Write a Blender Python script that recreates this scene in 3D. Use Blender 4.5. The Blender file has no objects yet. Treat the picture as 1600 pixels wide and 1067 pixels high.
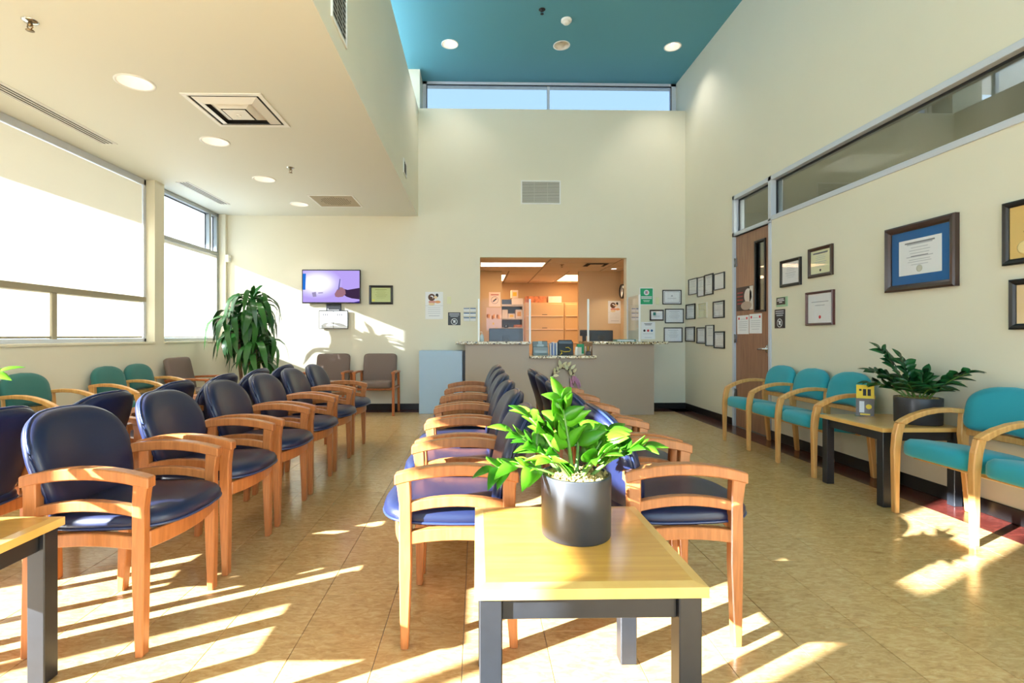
import bpy, bmesh, math, random
from mathutils import Vector, Matrix
random.seed(7)
PI = math.pi
S = bpy.context.scene
C = S.collection

# ------------------------------------------------------------------ camera
CAMZ, F, PX, PY, TH = 1.13, 787.0, 762.0, 525.0, 0.0216
cam = bpy.data.cameras.new('camera'); cam_o = bpy.data.objects.new('camera', cam); C.objects.link(cam_o)
cam.sensor_width = 36.0; cam.sensor_fit = 'HORIZONTAL'
cam.lens = 36.0 * F / 1600.0
cam.shift_x = (800.0 - PX) / 1600.0
cam.shift_y = (PY - 533.5) / 1600.0
cam.clip_start = 0.05; cam.clip_end = 200
cam_o.location = (0, 0, CAMZ); cam_o.rotation_euler = (PI / 2, 0, -TH)
S.camera = cam_o
# ------------------------------------------------------------------ sky, sun, exposure
W = bpy.data.worlds.new('sky'); S.world = W; W.use_nodes = True
bg = W.node_tree.nodes['Background']; bg.inputs[0].default_value = (0.62, 0.81, 1.0, 1); bg.inputs[1].default_value = 3.8
sun = bpy.data.lights.new('sun', 'SUN'); sun.energy = 42.0; sun.angle = 0.0093; sun.color = (1.0, 0.985, 0.97)
SUN_DIR = Vector((0.89, 0.47, -0.344)).normalized()
sun_o = bpy.data.objects.new('sun', sun); C.objects.link(sun_o); sun_o.location = (-20, -10, 12)
sun_o.rotation_euler = SUN_DIR.to_track_quat('-Z', 'Y').to_euler()
S.view_settings.view_transform = 'Standard'; S.view_settings.look = 'None'
S.view_settings.exposure = 0.78; S.view_settings.gamma = 1.0; S.view_settings.use_curve_mapping = False
cy = S.cycles
cy.use_denoising = True; cy.max_bounces = 10; cy.diffuse_bounces = 6; cy.glossy_bounces = 4
cy.transmission_bounces = 6; cy.transparent_max_bounces = 12; cy.sample_clamp_indirect = 6.0
cy.caustics_reflective = False; cy.caustics_refractive = False

# ------------------------------------------------------------------ helpers: pixels of the photo to points on real planes
def ray(px, py):
    a = (px - PX) / F
    return (a * math.cos(TH) + math.sin(TH), -a * math.sin(TH) + math.cos(TH), (PY - py) / F)
def onX(px, py, X):
    d = ray(px, py); t = X / d[0]; return Vector((X, t * d[1], CAMZ + t * d[2]))
def onY(px, py, Y):
    d = ray(px, py); t = Y / d[1]; return Vector((t * d[0], Y, CAMZ + t * d[2]))
def onZ(px, py, Z):
    d = ray(px, py); t = (Z - CAMZ) / d[2]; return Vector((t * d[0], t * d[1], Z))
def proj(p):
    dx, dy = p[0], p[1]
    dep = dx * math.sin(TH) + dy * math.cos(TH); rt = dx * math.cos(TH) - dy * math.sin(TH)
    if dep < 0.05: return None
    return (PX + F * rt / dep, PY - F * (p[2] - CAMZ) / dep, dep)

def lin(c):
    return tuple(((v / 255) / 12.92 if v / 255 <= 0.04045 else ((v / 255 + 0.055) / 1.055) ** 2.4) for v in c) + (1,)

# ------------------------------------------------------------------ materials
MATS = {}
def mat(name, rgb, rough=0.5, metal=0.0, spec=0.5, coat=0.0, var=0.0, vscale=8.0, bump=0.0, bscale=200.0, emit=None, estr=0.0, sheen=0.0, sub=None):
    if name in MATS: return MATS[name]
    m = bpy.data.materials.new(name); m.use_nodes = True; nt = m.node_tree; b = nt.nodes['Principled BSDF']
    col = lin(rgb)
    b.inputs['Base Color'].default_value = col; b.inputs['Roughness'].default_value = rough
    b.inputs['Metallic'].default_value = metal; b.inputs['Specular IOR Level'].default_value = spec
    b.inputs['Coat Weight'].default_value = coat; b.inputs['Coat Roughness'].default_value = 0.15
    if sheen: b.inputs['Sheen Weight'].default_value = sheen
    if emit: b.inputs['Emission Color'].default_value = lin(emit); b.inputs['Emission Strength'].default_value = estr
    if var or bump:
        tc = nt.nodes.new('ShaderNodeTexCoord')
        if var:
            n = nt.nodes.new('ShaderNodeTexNoise'); n.inputs['Scale'].default_value = vscale; n.inputs['Detail'].default_value = 5
            r = nt.nodes.new('ShaderNodeValToRGB')
            r.color_ramp.elements[0].position = 0.3; r.color_ramp.elements[1].position = 0.7
            r.color_ramp.elements[0].color = tuple(v * (1 - var) for v in col[:3]) + (1,)
            r.color_ramp.elements[1].color = tuple(min(1, v * (1 + var)) for v in col[:3]) + (1,)
            nt.links.new(tc.outputs['Object'], n.inputs['Vector']); nt.links.new(n.outputs[0], r.inputs[0]); nt.links.new(r.outputs[0], b.inputs['Base Color'])
        if bump:
            n2 = nt.nodes.new('ShaderNodeTexNoise'); n2.inputs['Scale'].default_value = bscale
            bp = nt.nodes.new('ShaderNodeBump'); bp.inputs['Strength'].default_value = bump; bp.inputs['Distance'].default_value = 0.002
            nt.links.new(tc.outputs['Object'], n2.inputs['Vector']); nt.links.new(n2.outputs[0], bp.inputs['Height']); nt.links.new(bp.outputs[0], b.inputs['Normal'])
    MATS[name] = m; return m

def wood(name, c0, c1, rough=0.35, scale=(3, 3, 40), coat=0.25, dist=3.0):
    m = bpy.data.materials.new(name); m.use_nodes = True; nt = m.node_tree; b = nt.nodes['Principled BSDF']
    tc = nt.nodes.new('ShaderNodeTexCoord'); mp = nt.nodes.new('ShaderNodeMapping'); mp.inputs['Scale'].default_value = scale
    n = nt.nodes.new('ShaderNodeTexNoise'); n.inputs['Scale'].default_value = 2.0; n.inputs['Detail'].default_value = 8; n.inputs['Distortion'].default_value = dist * .2
    r = nt.nodes.new('ShaderNodeValToRGB')
    r.color_ramp.elements[0].position = 0.32; r.color_ramp.elements[1].position = 0.68
    r.color_ramp.elements[0].color = lin(c0); r.color_ramp.elements[1].color = lin(c1)
    nt.links.new(tc.outputs['Object'], mp.inputs[0]); nt.links.new(mp.outputs[0], n.inputs['Vector'])
    nt.links.new(n.outputs[0], r.inputs[0]); nt.links.new(r.outputs[0], b.inputs['Base Color'])
    b.inputs['Roughness'].default_value = rough; b.inputs['Coat Weight'].default_value = coat; b.inputs['Coat Roughness'].default_value = 0.2
    MATS[name] = m; return m

def glass(name, tint=(0.95, 0.98, 1.0), f0=0.04, rough=0.0, clear=1.0):
    m = bpy.data.materials.new(name); m.use_nodes = True; nt = m.node_tree; nt.nodes.clear()
    o = nt.nodes.new('ShaderNodeOutputMaterial'); mx = nt.nodes.new('ShaderNodeMixShader'); lw = nt.nodes.new('ShaderNodeLayerWeight'); lw.inputs[0].default_value = 0.5
    pw = nt.nodes.new('ShaderNodeMath'); pw.operation = 'POWER'; pw.inputs[1].default_value = 5.0
    ma = nt.nodes.new('ShaderNodeMath'); ma.operation = 'MULTIPLY_ADD'; ma.inputs[1].default_value = 1.0 - f0; ma.inputs[2].default_value = f0
    t = nt.nodes.new('ShaderNodeBsdfTransparent'); g = nt.nodes.new('ShaderNodeBsdfGlossy')
    t.inputs[0].default_value = tuple(v * clear for v in tint) + (1,); g.inputs['Roughness'].default_value = rough
    nt.links.new(lw.outputs['Facing'], pw.inputs[0]); nt.links.new(pw.outputs[0], ma.inputs[0]); nt.links.new(ma.outputs[0], mx.inputs[0])
    nt.links.new(t.outputs[0], mx.inputs[1]); nt.links.new(g.outputs[0], mx.inputs[2]); nt.links.new(mx.outputs[0], o.inputs[0])
    MATS[name] = m; return m

def emis(name, rgb, strength):
    m = bpy.data.materials.new(name); m.use_nodes = True; nt = m.node_tree; nt.nodes.clear()
    o = nt.nodes.new('ShaderNodeOutputMaterial'); e = nt.nodes.new('ShaderNodeEmission')
    e.inputs[0].default_value = lin(rgb); e.inputs[1].default_value = strength; nt.links.new(e.outputs[0], o.inputs[0]); MATS[name] = m; return m

def shade_mat(name, rgb, openness, trans):
    m = bpy.data.materials.new(name); m.use_nodes = True; nt = m.node_tree; nt.nodes.clear()
    o = nt.nodes.new('ShaderNodeOutputMaterial')
    d = nt.nodes.new('ShaderNodeBsdfDiffuse'); tl = nt.nodes.new('ShaderNodeBsdfTranslucent'); tr = nt.nodes.new('ShaderNodeBsdfTransparent')
    d.inputs[0].default_value = lin(rgb); tl.inputs[0].default_value = lin(rgb)
    m1 = nt.nodes.new('ShaderNodeMixShader'); m2 = nt.nodes.new('ShaderNodeMixShader')
    m1.inputs[0].default_value = trans; m2.inputs[0].default_value = openness
    nt.links.new(d.outputs[0], m1.inputs[1]); nt.links.new(tl.outputs[0], m1.inputs[2])
    nt.links.new(m1.outputs[0], m2.inputs[1]); nt.links.new(tr.outputs[0], m2.inputs[2]); nt.links.new(m2.outputs[0], o.inputs[0]); MATS[name] = m; return m

def leaf_mat(name, c0, c1, scale=6.0, trans=0.25, rough=0.3):
    m = bpy.data.materials.new(name); m.use_nodes = True; nt = m.node_tree; b = nt.nodes['Principled BSDF']; o = nt.nodes['Material Output']
    oi = nt.nodes.new('ShaderNodeObjectInfo'); r = nt.nodes.new('ShaderNodeValToRGB')
    r.color_ramp.elements[0].color = lin(c0); r.color_ramp.elements[1].color = lin(c1)
    nt.links.new(oi.outputs['Random'], r.inputs[0]); nt.links.new(r.outputs[0], b.inputs['Base Color'])
    b.inputs['Roughness'].default_value = rough
    tl = nt.nodes.new('ShaderNodeBsdfTranslucent'); nt.links.new(r.outputs[0], tl.inputs[0])
    mx = nt.nodes.new('ShaderNodeMixShader'); mx.inputs[0].default_value = trans
    nt.links.new(b.outputs[0], mx.inputs[1]); nt.links.new(tl.outputs[0], mx.inputs[2]); nt.links.new(mx.outputs[0], o.inputs[0]); MATS[name] = m; return m

def floor_mat(name, c0, c1, c2, rough):
    m = bpy.data.materials.new(name); m.use_nodes = True; nt = m.node_tree; b = nt.nodes['Principled BSDF']
    tc = nt.nodes.new('ShaderNodeNewGeometry')
    mp = nt.nodes.new('ShaderNodeMapping'); mp.inputs['Rotation'].default_value = (0, 0, 0.6); mp.inputs['Scale'].default_value = (1.0, 2.6, 1)
    n = nt.nodes.new('ShaderNodeTexNoise'); n.inputs['Scale'].default_value = 16; n.inputs['Detail'].default_value = 9; n.inputs['Roughness'].default_value = 0.68; n.inputs['Distortion'].default_value = 1.2
    r = nt.nodes.new('ShaderNodeValToRGB'); e = r.color_ramp.elements
    e[0].position = 0.33; e[0].color = lin(c0); e[1].position = 0.68; e[1].color = lin(c2); k = e.new(0.5); k.color = lin(c1)
    nt.links.new(tc.outputs['Position'], mp.inputs[0]); nt.links.new(mp.outputs[0], n.inputs['Vector']); nt.links.new(n.outputs[0], r.inputs[0])
    oi = nt.nodes.new('ShaderNodeObjectInfo'); hs = nt.nodes.new('ShaderNodeHueSaturation'); mr = nt.nodes.new('ShaderNodeMapRange')
    mr.inputs[3].default_value = 0.95; mr.inputs[4].default_value = 1.05
    nt.links.new(oi.outputs['Random'], mr.inputs[0]); nt.links.new(mr.outputs[0], hs.inputs['Value']); nt.links.new(r.outputs[0], hs.inputs['Color']); nt.links.new(hs.outputs[0], b.inputs['Base Color'])
    b.inputs['Roughness'].default_value = rough
    n2 = nt.nodes.new('ShaderNodeTexNoise'); n2.inputs['Scale'].default_value = 3.0; n2.inputs['Detail'].default_value = 3
    bp = nt.nodes.new('ShaderNodeBump'); bp.inputs['Strength'].default_value = 0.12; bp.inputs['Distance'].default_value = 0.01
    nt.links.new(tc.outputs['Position'], n2.inputs['Vector']); nt.links.new(n2.outputs[0], bp.inputs['Height']); nt.links.new(bp.outputs[0], b.inputs['Normal'])
    MATS[name] = m; return m

def granite_mat(name):
    m = bpy.data.materials.new(name); m.use_nodes = True; nt = m.node_tree; b = nt.nodes['Principled BSDF']
    tc = nt.nodes.new('ShaderNodeTexCoord'); v = nt.nodes.new('ShaderNodeTexVoronoi'); v.inputs['Scale'].default_value = 60
    r = nt.nodes.new('ShaderNodeValToRGB'); r.color_ramp.interpolation = 'CONSTANT'; e = r.color_ramp.elements
    e[0].position = 0; e[0].color = lin((60, 52, 44)); e[1].position = 0.16; e[1].color = lin((206, 196, 165)); k = e.new(0.55); k.color = lin((228, 222, 200)); k = e.new(0.82); k.color = lin((165, 142, 100))
    sp = nt.nodes.new('ShaderNodeSeparateColor')
    nt.links.new(tc.outputs['Object'], v.inputs['Vector']); nt.links.new(v.outputs['Color'], sp.inputs[0]); nt.links.new(sp.outputs[0], r.inputs[0]); nt.links.new(r.outputs[0], b.inputs['Base Color'])
    b.inputs['Roughness'].default_value = 0.15; MATS[name] = m; return m

WALL = mat('wall_paint', (222, 217, 197), 0.6, bump=0.08, bscale=260, var=0.015, vscale=1.5)
CEIL = mat('ceiling_paint', (220, 221, 212), 0.65, bump=0.06, bscale=240)
BLUE = mat('blue_ceiling_paint', (88, 156, 178), 0.6, bump=0.06, bscale=240)
TAUPE = mat('taupe_laminate', (168, 154, 138), 0.35)
PALEBLUE = mat('pale_blue_panel', (168, 196, 222), 0.4)
BASEB = mat('black_rubber_base', (22, 20, 20), 0.3)
ALU = mat('anodised_aluminium', (168, 172, 172), 0.4, 0.4)
FRAMEW = mat('painted_steel_frame', (196, 202, 212), 0.4)
TANFR = mat('tan_window_frame', (158, 150, 128), 0.5)
DARKG = mat('dark_gasket', (24, 30, 40), 0.5)
WHITE = mat('white_enamel', (236, 236, 234), 0.4)
WHITEP = mat('white_plastic', (238, 236, 228), 0.35)
GRILL = mat('grille_grey', (150, 148, 142), 0.5)
DARKV = mat('duct_dark', (40, 40, 42), 0.8)
CHROME = mat('chrome', (200, 200, 200), 0.15, 1.0)
STEEL = mat('satin_steel', (150, 150, 150), 0.35, 1.0)
BRASS = mat('sprinkler_brass', (150, 130, 100), 0.3, 1.0)
REFL = mat('lamp_reflector', (236, 232, 226), 0.3)
NAVY = mat('navy_vinyl', (24, 32, 62), 0.36, spec=0.4, coat=0.08, bump=0.12, bscale=500)
NAVYP = mat('navy_piping', (38, 52, 92), 0.3, coat=0.2)
OAK = wood('oak_frame', (160, 98, 52), (186, 118, 66), 0.36, (30, 30, 3), 0.25)
MAPLE = wood('maple_frame', (204, 148, 80), (222, 170, 102), 0.36, (30, 30, 3), 0.25)
CHERRY = wood('cherry_chair_frame', (150, 84, 40), (184, 108, 56), 0.36, (30, 30, 3), 0.2)
TTOP = wood('table_top_veneer', (206, 148, 62), (218, 164, 76), 0.28, (2, 26, 2), 0.5)
TEDGE = wood('lit_table_chamfer', (214, 166, 88), (228, 184, 108), 0.3, (4, 4, 4), 0.4)  # lighter than the top: light caught by the chamfer, put into its colour
DOORW = wood('door_walnut', (136, 98, 76), (160, 118, 92), 0.4, (16, 16, 1.6), 0.15)
BLACKP = mat('black_painted_wood', (30, 33, 38), 0.38, var=0.15, vscale=20)
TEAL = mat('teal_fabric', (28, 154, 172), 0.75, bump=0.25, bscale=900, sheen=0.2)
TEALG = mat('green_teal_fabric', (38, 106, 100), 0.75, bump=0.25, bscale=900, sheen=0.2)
BROWNF = mat('brown_tweed', (116, 100, 92), 0.85, var=0.15, vscale=300, bump=0.3, bscale=900)
POTM = mat('charcoal_pot', (46, 49, 54), 0.4)
MOSS = mat('dry_moss', (150, 132, 78), 0.9, var=0.35, vscale=90, bump=0.8, bscale=120)
STEM = mat('zz_stem', (96, 130, 58), 0.45, var=0.2, vscale=30)
CANE = mat('dracaena_cane', (128, 98, 72), 0.8, var=0.25, vscale=25, bump=0.5, bscale=60)
LEAFB = leaf_mat('zz_leaf_bright', (52, 122, 20), (104, 170, 36), trans=0.3)
LEAFD = leaf_mat('zz_leaf_dark', (14, 66, 34), (34, 96, 44), trans=0.15)
LEAFR = leaf_mat('dracaena_leaf', (26, 78, 34), (62, 122, 52), trans=0.25)
TERRA = mat('planter_grey', (96, 92, 88), 0.6)
PAPER = mat('paper_white', (232, 234, 238), 0.7)
PAPERC = mat('paper_cream', (226, 226, 190), 0.7)
PAPERG = mat('paper_green_tint', (196, 208, 150), 0.7)
PAPERO = mat('paper_gold', (222, 186, 112), 0.7)
PAPERP = mat('paper_peach', (236, 208, 158), 0.7)
INK = mat('ink_grey', (120, 122, 132), 0.7)
INKL = mat('ink_light', (178, 182, 192), 0.7)
INKD = mat('ink_dark', (40, 42, 50), 0.7)
INKR = mat('ink_red', (206, 62, 70), 0.7)
INKB = mat('ink_blue', (46, 96, 150), 0.7)
INKW = mat('ink_white', (216, 220, 224), 0.6)
SEAL = mat('seal_gold', (204, 170, 92), 0.5)
FRB = mat('black_frame', (24, 22, 24), 0.3)
FRD = mat('espresso_frame', (52, 32, 28), 0.28, coat=0.3)
FRM = mat('mahogany_frame', (84, 44, 42), 0.28, coat=0.3)
FRW = mat('white_frame', (224, 218, 200), 0.4)
MATBLUE = mat('blue_matboard', (14, 92, 156), 0.8)
SIGNK = mat('black_sign', (34, 38, 44), 0.4)
GREEN = mat('green_sign', (26, 158, 106), 0.5)
GLASS = glass('clear_glass')
PICGL = glass('picture_glass', (1, 1, 1), .012)
DARKGL = glass('corridor_glass', (0.80, 0.86, 0.86), .10)
TINTGL = glass('sky_dimming_glass', (0.36, 0.40, 0.44), .04)  # tint added to hold down the bright sky behind the panes
ACRYL = glass('acrylic_sheet', (0.985, 0.99, 0.99), .008)
ACRE = mat('acrylic_edge', (240, 244, 246), 0.3, emit=None)
FROST = shade_mat('added_frosting_glass', (222, 236, 252), 0.0, 0.6)  # frosting added so the clear upper panes stay bright
SHADE1 = shade_mat('roller_shade_cloth', (236, 228, 208), 0.0, 0.13)
SHADE2 = shade_mat('screen_shade_cloth', (240, 234, 220), 0.15, 0.2)
TILE = floor_mat('beige_vinyl_tile', (174, 136, 86), (196, 160, 106), (210, 180, 130), 0.2)
TILER = floor_mat('red_brown_vinyl_tile', (66, 28, 24), (88, 38, 32), (110, 50, 42), 0.2)
GRANITE = granite_mat('granite_top')
CONC = mat('concrete', (150, 148, 142), 0.8, var=0.1, vscale=2)
ROOFW = mat('white_roof_paint', (220, 222, 222), 0.7)
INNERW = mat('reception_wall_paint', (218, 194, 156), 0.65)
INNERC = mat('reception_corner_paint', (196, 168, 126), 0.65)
CTILE = mat('ceiling_tile_white', (226, 212, 192), 0.85, bump=0.5, bscale=300)
TGRID = mat('ceiling_grid', (150, 132, 112), 0.5)
FILEC = mat('putty_steel', (214, 178, 124), 0.4)
SHELFM = mat('shelf_grey', (186, 178, 166), 0.5)
SHELFD = mat('shelf_back_grey', (120, 112, 102), 0.6)
MONB = mat('monitor_black', (34, 42, 52), 0.3)
PHONEK = mat('phone_black', (26, 34, 44), 0.3)
CABLEY = mat('yellow_cable', (222, 190, 40), 0.4)
GREYP = mat('grey_plastic', (128, 144, 150), 0.4)
BLUEP = mat('blue_paper', (120, 150, 210), 0.6)
CARDB = mat('carton_white', (232, 220, 205), 0.6)
CARDR = mat('carton_patterned', (206, 128, 84), 0.6, var=0.5, vscale=14)
CREAMFL = mat('cream_petals', (240, 240, 206), 0.7, var=0.1, vscale=40)
LAV = mat('lavender_petals', (190, 140, 176), 0.8, var=0.25, vscale=60)
TWIG = mat('wreath_twig', (86, 78, 70), 0.9, var=0.3, vscale=50)
YELLOW = mat('brochure_yellow', (236, 202, 40), 0.5)
BROCK = mat('brochure_grey', (96, 90, 88), 0.5)
DOWN = emis('lamp_glow', (255, 240, 220), 3.5)
FLUOR = emis('fluorescent_diffuser', (255, 206, 156), 9.0)

# ------------------------------------------------------------------ mesh helpers
class MB:
    def __init__(s): s.v = []; s.f = []; s.sm = []
    def add(s, vs, fs, smooth=False):
        o = len(s.v); s.v += [tuple(p) for p in vs]; s.f += [tuple(i + o for i in f) for f in fs]; s.sm += [smooth] * len(fs); return s
    def box(s, x0, x1, y0, y1, z0, z1):
        v = [(x0,y0,z0),(x1,y0,z0),(x1,y1,z0),(x0,y1,z0),(x0,y0,z1),(x1,y0,z1),(x1,y1,z1),(x0,y1,z1)]
        return s.add(v, [(3,2,1,0),(4,5,6,7),(0,1,5,4),(1,2,6,5),(2,3,7,6),(3,0,4,7)])
    def prism(s, poly, a0, a1, axis='x', smooth=False):
        # poly in the two remaining axes, counter-clockwise order fixed by recalc
        n = len(poly)
        def P(q, a): return {'x': (a, q[0], q[1]), 'y': (q[0], a, q[1]), 'z': (q[0], q[1], a)}[axis]
        v = [P(q, a0) for q in poly] + [P(q, a1) for q in poly]
        f = [tuple(range(n)), tuple(range(2*n-1, n-1, -1))] + [(i, (i+1) % n, n+(i+1) % n, n+i) for i in range(n)]
        return s.add(v, f, smooth)
    def strip(s, top, bot, a0, a1, axis='x'):
        # ribbon solid between two curves (same length) extruded along axis: quads only
        n = len(top)
        def P(q, a): return {'x': (a, q[0], q[1]), 'y': (q[0], a, q[1]), 'z': (q[0], q[1], a)}[axis]
        v = []
        for i in range(n): v += [P(top[i], a0), P(top[i], a1), P(bot[i], a1), P(bot[i], a0)]
        f = [(0,1,2,3), (4*n-1, 4*n-2, 4*n-3, 4*n-4)]
        for i in range(n-1):
            k = 4*i
            for j in range(4): f.append((k+j, k+4+j, k+4+(j+1) % 4, k+(j+1) % 4))
        return s.add(v, f)
    def tube(s, pts, r, n=8, r1=None, closed=False, cap=True):
        pts = [Vector(p) for p in pts]; m = len(pts); v = []
        up = Vector((0, 0, 1))
        for i, p in enumerate(pts):
            if closed: t = pts[(i+1) % m] - pts[i-1]
            else: t = pts[min(i+1, m-1)] - pts[max(i-1, 0)]
            t.normalize(); u = up if abs(t.dot(up)) < 0.95 else Vector((0, 1, 0))
            a = t.cross(u).normalized(); b = a.cross(t)
            rr = r if r1 is None else r + (r1 - r) * i / (m - 1)
            for k in range(n):
                w = 2 * PI * k / n; v.append(p + a * math.cos(w) * rr + b * math.sin(w) * rr)
        f = []
        for i in range(m if closed else m-1):
            j = (i+1) % m
            for k in range(n): f.append((i*n+k, i*n+(k+1) % n, j*n+(k+1) % n, j*n+k))
        if cap and not closed: f += [tuple(range(n-1, -1, -1)), tuple(range((m-1)*n, m*n))]
        return s.add(v, f, True)
    def lathe(s, prof, n=24, c=(0,0,0), smooth=True):
        v = []; m = len(prof)
        for (r, z) in prof:
            for k in range(n): a = 2*PI*k/n; v.append((c[0]+r*math.cos(a), c[1]+r*math.sin(a), c[2]+z))
        f = []
        for i in range(m-1):
            for k in range(n): f.append((i*n+k, i*n+(k+1) % n, (i+1)*n+(k+1) % n, (i+1)*n+k))
        return s.add(v, f, smooth)
    def pillow(s, outline, center, prof, fn, smooth=True):
        # outline 2D loop, prof = [(scale, height)...] from one face to the other
        n = len(outline); v = []; f = []
        for (k, h) in prof:
            for (u, w) in outline: v.append(fn(center[0] + (u-center[0])*k, center[1] + (w-center[1])*k, h))
        m = len(prof)
        for i in range(m-1):
            for k in range(n): f.append((i*n+k, i*n+(k+1) % n, (i+1)*n+(k+1) % n, (i+1)*n+k))
        c0 = len(v); v.append(fn(center[0], center[1], prof[0][1])); c1 = len(v); v.append(fn(center[0], center[1], prof[-1][1]))
        for k in range(n): f.append((c0, (k+1) % n, k)); f.append((c1, (m-1)*n+k, (m-1)*n+(k+1) % n))
        return s.add(v, f, smooth)
    def mesh(s, name, m, bevel=0.0, seg=1):
        me = bpy.data.meshes.new(name); me.from_pydata(s.v, [], s.f)
        for p, sm in zip(me.polygons, s.sm): p.use_smooth = sm
        bm = bmesh.new(); bm.from_mesh(me); bmesh.ops.recalc_face_normals(bm, faces=bm.faces)
        if bevel > 0:
            ed = [e for e in bm.edges if len(e.link_faces) == 2 and e.calc_face_angle(0) > 0.5]
            bmesh.ops.bevel(bm, geom=ed, offset=bevel, segments=seg, profile=0.5, affect='EDGES', clamp_overlap=True)
        bm.to_mesh(me); bm.free()
        if m: me.materials.append(m)
        return me
    def obj(s, name, m, parent=None, bevel=0.0, seg=1, loc=None):
        o = bpy.data.objects.new(name, s.mesh(name, m, bevel, seg)); C.objects.link(o)
        if parent: o.parent = parent
        if loc: o.location = loc
        return o

def box(x0, x1, y0, y1, z0, z1): return MB().box(x0, x1, y0, y1, z0, z1)
def tag(o, label=None, cat=None, group=None, kind=None):
    if label: o['label'] = label
    if cat: o['category'] = cat
    if group: o['group'] = group
    if kind: o['kind'] = kind
    return o
def thing(name, label, cat, loc=(0,0,0), rz=0.0, group=None):
    o = bpy.data.objects.new(name, None); C.objects.link(o); o.empty_display_size = 0.1
    o.location = loc; o.rotation_euler = (0, 0, rz); return tag(o, label, cat, group)
def struct(name, mb, m, bevel=0.0): return tag(mb.obj(name, m, None, bevel), kind='structure')
def struct_root(name, loc=(0,0,0)):
    o = bpy.data.objects.new(name, None); C.objects.link(o); o.location = loc; o['kind'] = 'structure'; return o
def link_mesh(name, me, parent=None, loc=(0,0,0), rot=(0,0,0), sc=(1,1,1)):
    o = bpy.data.objects.new(name, me); C.objects.link(o); o.parent = parent; o.location = loc; o.rotation_euler = rot; o.scale = sc; return o
KIDS = {}
def copy_tree(o, parent=None):
    c = o.copy(); C.objects.link(c); c.parent = parent
    for ch in [x for x in o.children]: copy_tree(ch, c)
    return c
def superell(n, a, b, e, cx=0, cy_=0):
    r = []
    for k in range(n):
        t = 2*PI*k/n; c, s_ = math.cos(t), math.sin(t)
        r.append((cx + a*math.copysign(abs(c)**(2/e), c), cy_ + b*math.copysign(abs(s_)**(2/e), s_)))
    return r

# ------------------------------------------------------------------ the room's dimensions
XL, XR, YB, YF = -3.80, 3.24, 7.76, -3.2
ZL, ZH, ZS, XS = 2.97, 5.23, 4.63, -0.90      # low ceiling, high ceiling, clerestory sill, face of the dropped soffit
XC = -1.35                                     # left clerestory glazing
WX = -3.90                                     # window plane in the left wall

# ---- floor
slab = struct('floor', box(XL-.3, XR+.2, YF-.1, YB+.1, -0.12, -0.004), CONC)
TX, TY, BW, G = 0.306, 0.2915, 0.275, 0.0012
fx0, fx1, fy1 = XL+BW, XR-BW, YB-BW
xs = []; x = -0.05
while x > fx0 + 0.02: x -= TX
xs = [x + TX*i for i in range(60) if x + TX*i < fx1]
ys = []; y = 1.922
while y > YF: y -= TY
ys = [y + TY*i for i in range(80) if y + TY*i < fy1]
cells = []
for x0 in xs:
    for y0 in ys: cells.append((max(x0, fx0), min(x0+TX, fx1), max(y0, YF), min(y0+TY, fy1), 0))
for y0 in ys + [fy1]:
    for (a, b) in ((fx1, XR), (XL, fx0)): cells.append((a, b, max(y0, YF), min(y0+TY, YB), 1))
for x0 in xs: cells.append((max(x0, fx0), min(x0+TX, fx1), fy1, YB, 1))
def vis(c):
    best = None
    for q in (((c[0]+c[1])/2, (c[2]+c[3])/2), (c[0], c[3]), (c[1], c[3])):
        p = proj((q[0], q[1], 0))
        if p and -10 < p[0] < 1610 and p[1] < 1075: best = p[2] if best is None else min(best, p[2])
    return best
cells = [c for c in cells if c[1]-c[0] > 0.01 and c[3]-c[2] > 0.01]
ranked = sorted(cells, key=lambda c: vis(c) if vis(c) else 1e9)
near = set(id(c) for c in ranked[:300] if vis(c))
rest = [MB(), MB()]; shared = {}
for c in cells:
    w, d = c[1]-c[0], c[3]-c[2]
    if id(c) in near:
        key = (round(w, 3), round(d, 3), c[4])
        if key not in shared:
            shared[key] = box(-w/2+G, w/2-G, -d/2+G, d/2-G, -0.006, 0.0).mesh('floor_tile', TILER if c[4] else TILE, 0.0006)
        link_mesh('floor_tile', shared[key], slab, ((c[0]+c[1])/2, (c[2]+c[3])/2, 0))
    else: rest[c[4]].box(c[0]+G, c[1]-G, c[2]+G, c[3]-G, -0.006, 0.0)
tag(rest[0].obj('beige_tile_field', TILE, slab), kind='stuff')
tag(rest[1].obj('border_tile_field', TILER, slab), kind='stuff')

# ---- outside: ground
struct('ground', box(-40, 40, -40, 40, -0.4, -0.16), CONC)

# ---- back wall with reception opening and clerestory recess
OX0, OX1, OZ = 0.05, 2.32, 2.344
WT = 0.14
mb = MB()
mb.box(XL-.3, OX0, YB, YB+WT, 0, ZS); mb.box(OX1, XR+.1, YB, YB+WT, 0, ZS); mb.box(OX0, OX1, YB, YB+WT, OZ, ZS); mb.box(OX0, OX1, YB, YB+WT, 0, 0.812)
mb.box(XC, -0.875, YB, YB+.42, ZS, ZH)                      # wall beside the clerestory
mb.box(-0.875, XR, YB+WT, YB+.42, ZS-.06, ZS)                 # deep sill
struct('wall_back', mb, WALL)
# ---- right wall with door, transom strip
SZ0, SZ1 = 2.40, 2.892
DY0, DY1, DZ = 5.47, 6.305, 2.376
mb = MB(); T = 0.12
mb.box(XR, XR+T, YF, DY0, 0, SZ0); mb.box(XR, XR+T, YF, DY1, SZ1, ZH); mb.box(XR, XR+T, DY1, YB+.42, 0, ZH); mb.box(XR, XR+T, YF, 0.0, SZ0, SZ1)
struct('wall_right', mb, WALL)
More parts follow.
